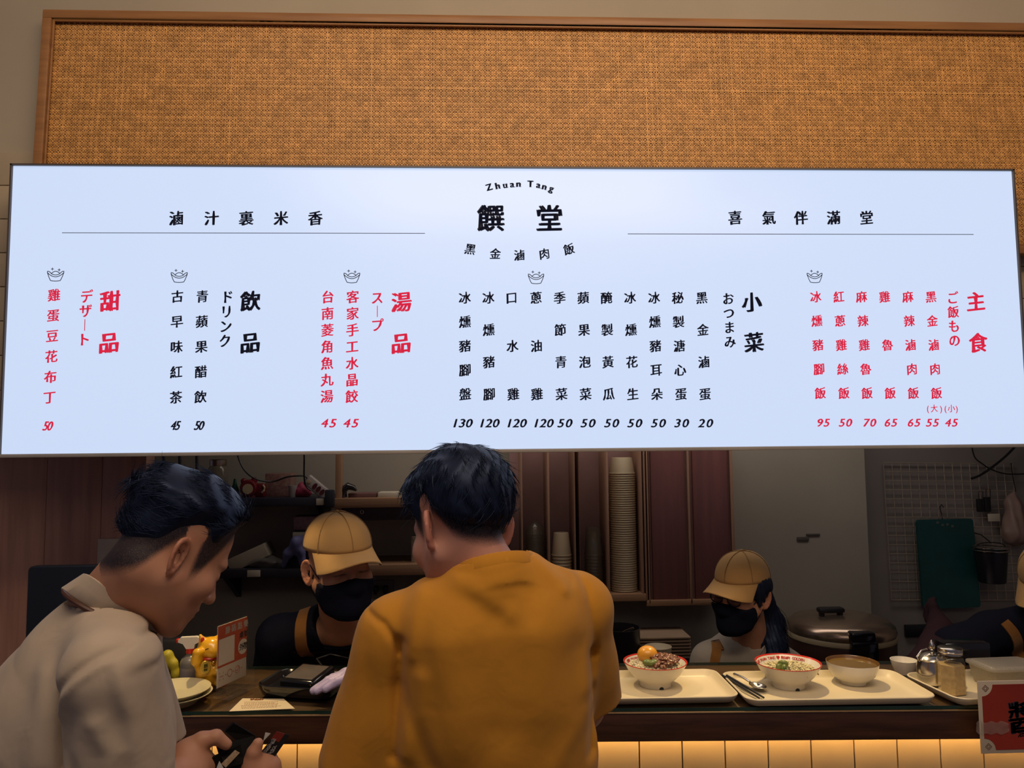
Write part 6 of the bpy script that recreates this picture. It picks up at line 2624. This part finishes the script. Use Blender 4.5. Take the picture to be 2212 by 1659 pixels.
# socket with two plugs
t_ = thing('wall_outlet', 'wall outlet with two dark plugs under the pale wood shelf', 'outlet', at(828, 1272, YW - .006))
mb = MB()
px_box(mb, 800, 1254, 850, 1292, YW - .008, .008, .002)
mb.build('plate', mat('outlet_plate', (0.20, 0.18, 0.14), rough=0.4), t_)
for px in (812, 833):
    mb = MB()
    p = at(px, 1272, YW - .02)
    mb.rbox(p, (.020, .026, .026), .006)
    mb.rbox(p + V3(0, -.012, -.006), (.012, .012, .03), .004)
    mb.build('plug', m_dark, t_)

# cup rack
rk = thing('cup_rack', 'tall plywood cup rack with narrow upright compartments on the back wall', 'rack', at(1260, 1296, 3.05))
for px in ((1124, 1131), (1181, 1190), (1239, 1246), (1249, 1255), (1308, 1319), (1384, 1389), (1391, 1396)):
    mb = MB()
    px_box(mb, px[0], 930, px[1], 1296, YF, .20, .001)
    mb.build('divider', m_rack, rk)
mb = MB()
px_box(mb, 1100, 1288, 1396, 1298, YF - .002, .20, .001)
mb.build('bottom_board', m_kwood, rk)
mb = MB()
px_box(mb, 1100, 930, 1394, 1290, YF + .19, .012, .001)
mb.build('back_board', m_rackin, rk)
ZK = max(at(1100, 1288, YF).z, at(1396, 1288, YF).z) + .001
# stacked paper bowls, upside down, rims showing
cx_ = at(1349, 1288, YF + .07).x
PZ = .0088
c = V3(cx_, YF + .075, ZK + .001)
bowl0 = MB().lathe([(.0505, 0), (.0525, .0008), (.0528, .0028), (.0508, .0040), (.0490, .010), (.0405, .062), (.039, .0635), (0, .0635)], c, 32).build('paper_bowl', m_paper, None, c)
tag(bowl0, 'pale paper bowl nested upside down in the tall stack in the cup rack', 'paper bowl', 'tall stack of paper bowls')
nb_ = int((at(1349, 1016, YF + .075).z - ZK) / PZ)
for k in range(1, nb_):
    dup(bowl0, (0, 0, PZ * k))
c = V3(at(1214, 1288, YF + .07).x, YF + .07, ZK + .001)
cup0 = MB().lathe([(.038, 0), (.0400, .0008), (.0400, .003), (.0385, .004), (.0375, .010), (.0290, .085), (.028, .0865), (0, .0865)], c, 28).build('paper_cup', m_paper, None, c)
tag(cup0, 'pale paper cup nested upside down in the short stack behind the ochre shoulder', 'paper cup', 'short stack of paper cups')
for k in range(1, 12):
    dup(cup0, (0, 0, .0125 * k))
m_cc = clear_mat('clear_cup_plastic', (.82, .80, .76), .16, (.36, .31, .24), .12)
c = V3(at(1284, 1288, YF + .07).x, YF + .07, ZK + .001)
cc0 = MB().lathe([(.037, 0), (.0390, .0008), (.0390, .0028), (.0365, .004), (.0360, .010), (.027, .105), (.026, .1065), (0, .1065)], c, 28).build('plastic_cup', m_cc, None, c)
tag(cc0, 'clear plastic cup nested upside down beside the tall paper bowl stack', 'plastic cup', 'stack of clear plastic cups')
for k in range(1, 12):
    dup(cc0, (0, 0, .0125 * k))
c = V3(at(1157, 1288, YF + .07).x, YF + .07, ZK + .001)
dl0 = MB().lathe([(.038, 0), (.0400, .001), (.0400, .004), (.0375, .006), (.036, .016), (.029, .032), (.017, .042), (.013, .046), (.013, .052), (.009, .054), (0, .054)], c, 28).build('dome_cover', m_cc, None, c)
tag(dl0, 'clear dome lid nested in the stack at the left of the cup rack', 'lid', 'stack of clear dome lids')
for k in range(1, 21):
    dup(dl0, (0, 0, .0110 * k))

# wall cabinet with two doors
cb_ = thing('wall_cabinet', 'dark red-brown wall cabinet with two tall doors in a pale frame', 'cabinet', at(1495, 1300, 3.05))
mb = MB()
px_box(mb, 1398, 926, 1592, 1306, YF + .02, .2, .002)
mb.build('carcass', m_rackin, cb_)
for x0, x1 in ((1403, 1486), (1493, 1580)):
    mb = MB()
    px_box(mb, x0, 930, x1, 1297, YF + .008, .018, .002)
    mb.build('door', m_cabd, cb_)
for x0, x1 in ((1397, 1403), (1486, 1493), (1580, 1587)):
    mb = MB()
    px_box(mb, x0, 926, x1, 1304, YF, .024, .001)
    mb.build('stile', m_rack, cb_)
mb = MB()
px_box(mb, 1397, 1297, 1587, 1306, YF, .024, .001)
mb.build('bottom_rail', m_kwood, cb_)

# things on the worktop, seen over the trays
WZ = .8605
for k in range(7):
    zt = at(1415, 1418 - 7 * k, 2.86).z
    a, b = at(1345, 1400, 2.86), at(1492, 1400, 2.86)
    mb = MB()
    mb.rbox(((a.x + b.x) / 2, 2.93, zt - .004), (b.x - a.x, .16, .0085), .003)
    o = mb.build('stacked_tray', mat('sand_plastic', (0.33, 0.23, 0.15), rough=0.5))
    tag(o, 'sand-coloured flat tray in the neat stack behind the left rice bowl', 'tray', 'stack of sand-coloured trays')
zlow = at(1415, 1422, 2.86).z
tag(MB().rbox(((at(1345, 1400, 2.86).x + at(1492, 1400, 2.86).x) / 2, 2.93, (zlow + WZ) / 2 - .003), (.24, .15, zlow - WZ - .004), .004).build('tray_riser', m_navy), 'dark block carrying the stack of sand-coloured trays', 'block')
c = at(1420, 1402, 2.80)
c = V3(c.x, 2.79, WZ)
zb_ = at(1420, 1396, 2.79).z
hb = zb_ - WZ
tag(MB().lathe([(0, 0), (.030, 0), (.040, hb * .4), (.048, hb - .004), (.0485, hb), (.046, hb), (.03, hb - .02), (0, hb - .025)], c, 32).build('deep_bowl', m_paper), 'pale deep bowl behind the orange egg', 'bowl')
c = at(1348, 1400, 2.72)
c = V3(c.x, 2.80, WZ)
ht = at(1348, 1366, 2.72).z - WZ
t_ = thing('stock_pot', 'dark stock pot with a ladle behind the ochre sleeve', 'pot', c)
MB().lathe([(0, 0), (.068, 0), (.072, .006), (.072, ht - .006), (.075, ht), (.070, ht), (.068, .012), (0, .01)], c, 36).build('body', mat('dark_pot_enamel', (0.02, 0.017, 0.02), rough=0.35), t_)
tag(MB().tube([at(1334, 1376, 2.78), at(1350, 1364, 2.76), at(1368, 1356, 2.74)], .004, 8, radii=[.009, .005, .004]).build('ladle', m_steel), 'shiny ladle handle leaning out of the dark stock pot', 'ladle')

# rice cooker
c = at(1828, 1400, 2.90)
c = V3(c.x, 2.94, WZ)
zr = at(1828, 1398, 2.75).z
rc = thing('rice_cooker', 'large drum-shaped rice cooker with brown steel lid and black latch', 'rice cooker', c)
hh = zr - WZ
rr_ = .196
MB().lathe([(0, 0), (rr_ * .93, 0), (rr_ * .97, .01), (rr_ * .985, hh - .012), (rr_ * .98, hh - .010), (0, hh - .010)], c, 56).build('body', mat('brown_cooker_body', (0.05, 0.022, 0.016), rough=0.35), rc)
MB().lathe([(rr_ * .98, hh - .012), (rr_, hh - .008), (rr_, hh + .006), (rr_ * .985, hh + .010)], c, 56).build('rim_band', mat('beige_band', (0.36, 0.29, 0.18), rough=0.45), rc)
MB().lathe([(rr_ * .985, hh + .009), (rr_ * .995, hh + .020), (rr_ * .97, hh + .040), (rr_ * .88, hh + .056), (rr_ * .6, hh + .070), (rr_ * .3, hh + .076), (0, hh + .078)], c, 56).build('lid', mat('brown_steel', (0.46, 0.35, 0.27), rough=0.24, metal=0.9, var=0.1), rc)
mb = MB()
hz_ = c.z + hh + .078
mb.rbox(V3(c.x - .045, c.y - .02, hz_ + .016), (.10, .04, .020), .009)
mb.rbox(V3(c.x - .080, c.y - .02, hz_ + .004), (.014, .03, .02), .004)
mb.rbox(V3(c.x - .010, c.y - .02, hz_ + .004), (.014, .03, .02), .004)
mb.build('lid_handle', m_dark, rc)
mb = MB()
mb.rbox(V3(c.x - .012, c.y - rr_ * .93, c.z + hh + .030), (.090, .05, .046), .010)
mb.rbox(V3(c.x - .012, c.y - rr_ * 1.03, c.z + hh - .010), (.094, .03, .060), .006)
mb.build('latch', m_gloss, rc)

# recess at the right: wire grid, chopping board, pot, clips, bag, knife rail, cords
YR = 3.34
m_wire = mat('bare_wire', (0.55, 0.46, 0.36), rough=0.4, metal=0.5)
A0, A1, A2, A3 = at(1908, 999, YR - .02), at(2186, 1002, YR - .02), at(2212, 1296, YR - .02), at(1926, 1296, YR - .02)


def gp_(u, v):
    return (A0 * (1 - u) + A1 * u) * (1 - v) + (A3 * (1 - u) + A2 * u) * v


gr = thing('wire_grid', 'wire grid panel hung on the recessed wall behind the green chopping board', 'wire grid', gp_(.5, 1))
mb = MB()
mb.tube([gp_(0, 0), gp_(1, 0), gp_(1, 1), gp_(0, 1)], .003, 6, closed=True)
mb.build('frame', m_wire, gr)
mb = MB()
for i in range(1, 15):
    mb.tube([gp_(i / 15, 0), gp_(i / 15, 1)], .0016, 5)
for j in range(1, 15):
    mb.tube([gp_(0, j / 15) + V3(0, -.003, 0), gp_(1, j / 15) + V3(0, -.003, 0)], .0016, 5)
mb.build('wire_mesh', m_wire, gr)
Q = [at(1979, 1123, YR - .06), at(2100, 1120, YR - .06), at(2117, 1311, YR - .06), at(1993, 1315, YR - .06)]
bdc = (Q[0] + Q[1] + Q[2] + Q[3]) / 4
cbd = thing('chopping_board', 'dark green plastic chopping board hanging from a hook on the wire grid', 'chopping board', bdc)
ol = []
for i in range(4):
    p0, p1, p2 = Q[i - 1], Q[i], Q[(i + 1) % 4]
    for t in np.linspace(0, 1, 6):
        a, b = p1 + (p0 - p1).normalized() * .015, p1 + (p2 - p1).normalized() * .015
        q = a * (1 - t) ** 2 + p1 * 2 * t * (1 - t) + b * t * t
        ol.append((q.x, q.z))
MB().prism(ol, YR - .066, YR - .052).build('board', mat('dark_green_plastic', (0.006, 0.066, 0.066), rough=0.45, var=0.25, scale=6), cbd)
mb = MB()
a, b = at(2026, 1131, YR - .067), at(2058, 1136, YR - .067)
for k in range(4):
    mb.rbox(a.lerp(b, k / 3) + V3(0, .0004, random.uniform(-.004, .004)), (.012, .001, .010), .0003)
mb.build('worn_print', mat('worn_pale_print', (0.10, 0.13, 0.12)), cbd)
mb = MB()
mb.tube([at(2036, 1122, YR - .06), at(2033, 1108, YR - .055), at(2030, 1096, YR - .03), at(2034, 1090, YR - .022), at(2038, 1096, YR - .03)], .0022, 6)
mb.build('hook', m_dark, cbd)
for k, (px, lab) in enumerate(((2118, 'black clip hanging lower on the wire grid, left one of two'), (2134, 'black clip hanging on the wire grid, right one with the tall loop'))):
    t_ = thing('black_clip', lab, 'clip', at(px, 1090, YR - .03))
    mb = MB()
    px_box(mb, px - 7, 1078 - 4 * k, px + 8, 1106, YR - .04, .012, .003)
    mb.build('body', m_dark, t_)
    mb = MB()
    mb.tube([at(px - 4, 1080, YR - .034), at(px - 4, 1062 - 5 * k, YR - .034), at(px + 5, 1062 - 5 * k, YR - .034), at(px + 5, 1080, YR - .034)], .0016, 6)
    mb.build('wire_loop', m_dark, t_)
simple('white_label', 'pale label under the black clips on the wire grid', 'label', 2134, 1110, 2161, 1126, YR - .035, .002, m_tag, .0004)
c = at(2141, 1215, YR - .145)
t_ = thing('hanging_pail', 'dark steel pail with a bright rim hanging right of the chopping board', 'pail', c)
zt, zb2 = at(2141, 1182, YR - .145).z, at(2141, 1258, YR - .145).z
w_ = (at(2174, 1182, YR - .145).x - at(2108, 1182, YR - .145).x) / 2
MB().lathe([(0, 0), (w_ * .74, 0), (w_ * .78, .004), (w_ * .97, zt - zb2 - .012), (w_ * .9, zt - zb2 - .012), (w_ * .72, .006), (0, .006)], (c.x, YR - .145, zb2), 40).build('body', mat('dark_pail', (0.035, 0.035, 0.05), rough=0.3, metal=0.6), t_)
mb = MB()
for zz in (zt, zt - .012):
    mb.tube([V3(c.x + w_ * math.cos(a), YR - .145 + w_ * math.sin(a), zz) for a in np.linspace(0, 6.2832, 41)[:-1]], .0028, 8, closed=True)
mb.build('rim', m_steel, t_)
mb = MB()
mb.tube([V3(c.x + w_ * math.cos(a), YR - .145, zt + .02 * math.sin(a)) for a in np.linspace(math.pi, 0, 15)], .002, 6)
mb.tube([V3(c.x, YR - .145, zt + .016), V3(c.x, YR - .142, zt + .024), V3(c.x, YR - .09, zt + .045), V3(c.x, YR - .020, zt + .05), V3(c.x, YR - .012, zt + .04)], .0025, 6)
mb.build('bail_handle', m_dark, t_)
c = at(2192, 1108, YR - .05)
hg = Prims()
hg.chain([at(2192, 1062, YR - .05), at(2190, 1090, YR - .05), at(2194, 1150, YR - .06)], [.006, .035, .055], .02)
Vp, Qp = sdf_mesh(lambda P: hg(P) + wob(P * np.array((1, 1, .4), F32), 70, 12, 6) * .006, np.array(c) - np.array((.12, .1, .2)), np.array(c) + np.array((.12, .045, .14)), .005)
tag(np_mesh('plastic_bag', Vp, Qp, mat('dusty_pink_film', (0.30, 0.20, 0.17), rough=0.5)), 'dusty pink plastic bag hanging at the right end of the wire grid', 'bag')
simple('knife_rail', 'black magnetic knife rail on the recessed wall above the steel pot', 'rail', 1957, 1351, 2085, 1374, YR - .02, .02, m_dark, .004)
cord([at(2096, 940, 3.3), at(2104, 984, 3.3), at(2122, 1002, 3.3), at(2146, 1016, 3.3), at(2178, 1024, 3.3), at(2230, 1023, 3.3)], .003, 'dark cord looping across the top of the recessed wall')
cord([at(2214, 940, 3.29), at(2180, 978, 3.29), at(2150, 1004, 3.29), at(2118, 1026, 3.29), at(2098, 1034, 3.29)], .005, 'thick dark cord slanting down to the left over the wire grid')
cord([at(2184, 1000, 3.3), at(2188, 1030, 3.3), at(2194, 1062, 3.3)], .002, 'thin dark string holding the pink bag')
for k, (x0, y0, x1, y1) in enumerate(((1722, 1160, 1748, 1168), (1742, 1153, 1772, 1157))):
    simple('wall_hook', ('small dark adhesive hook on the bare back wall, lower one', 'small dark adhesive hook on the bare back wall, upper one')[k], 'hook', x0, y0, x1, y1, YW - .006, .006, mat('tarnished_hook', (0.10, 0.09, 0.08), rough=0.5), .002)
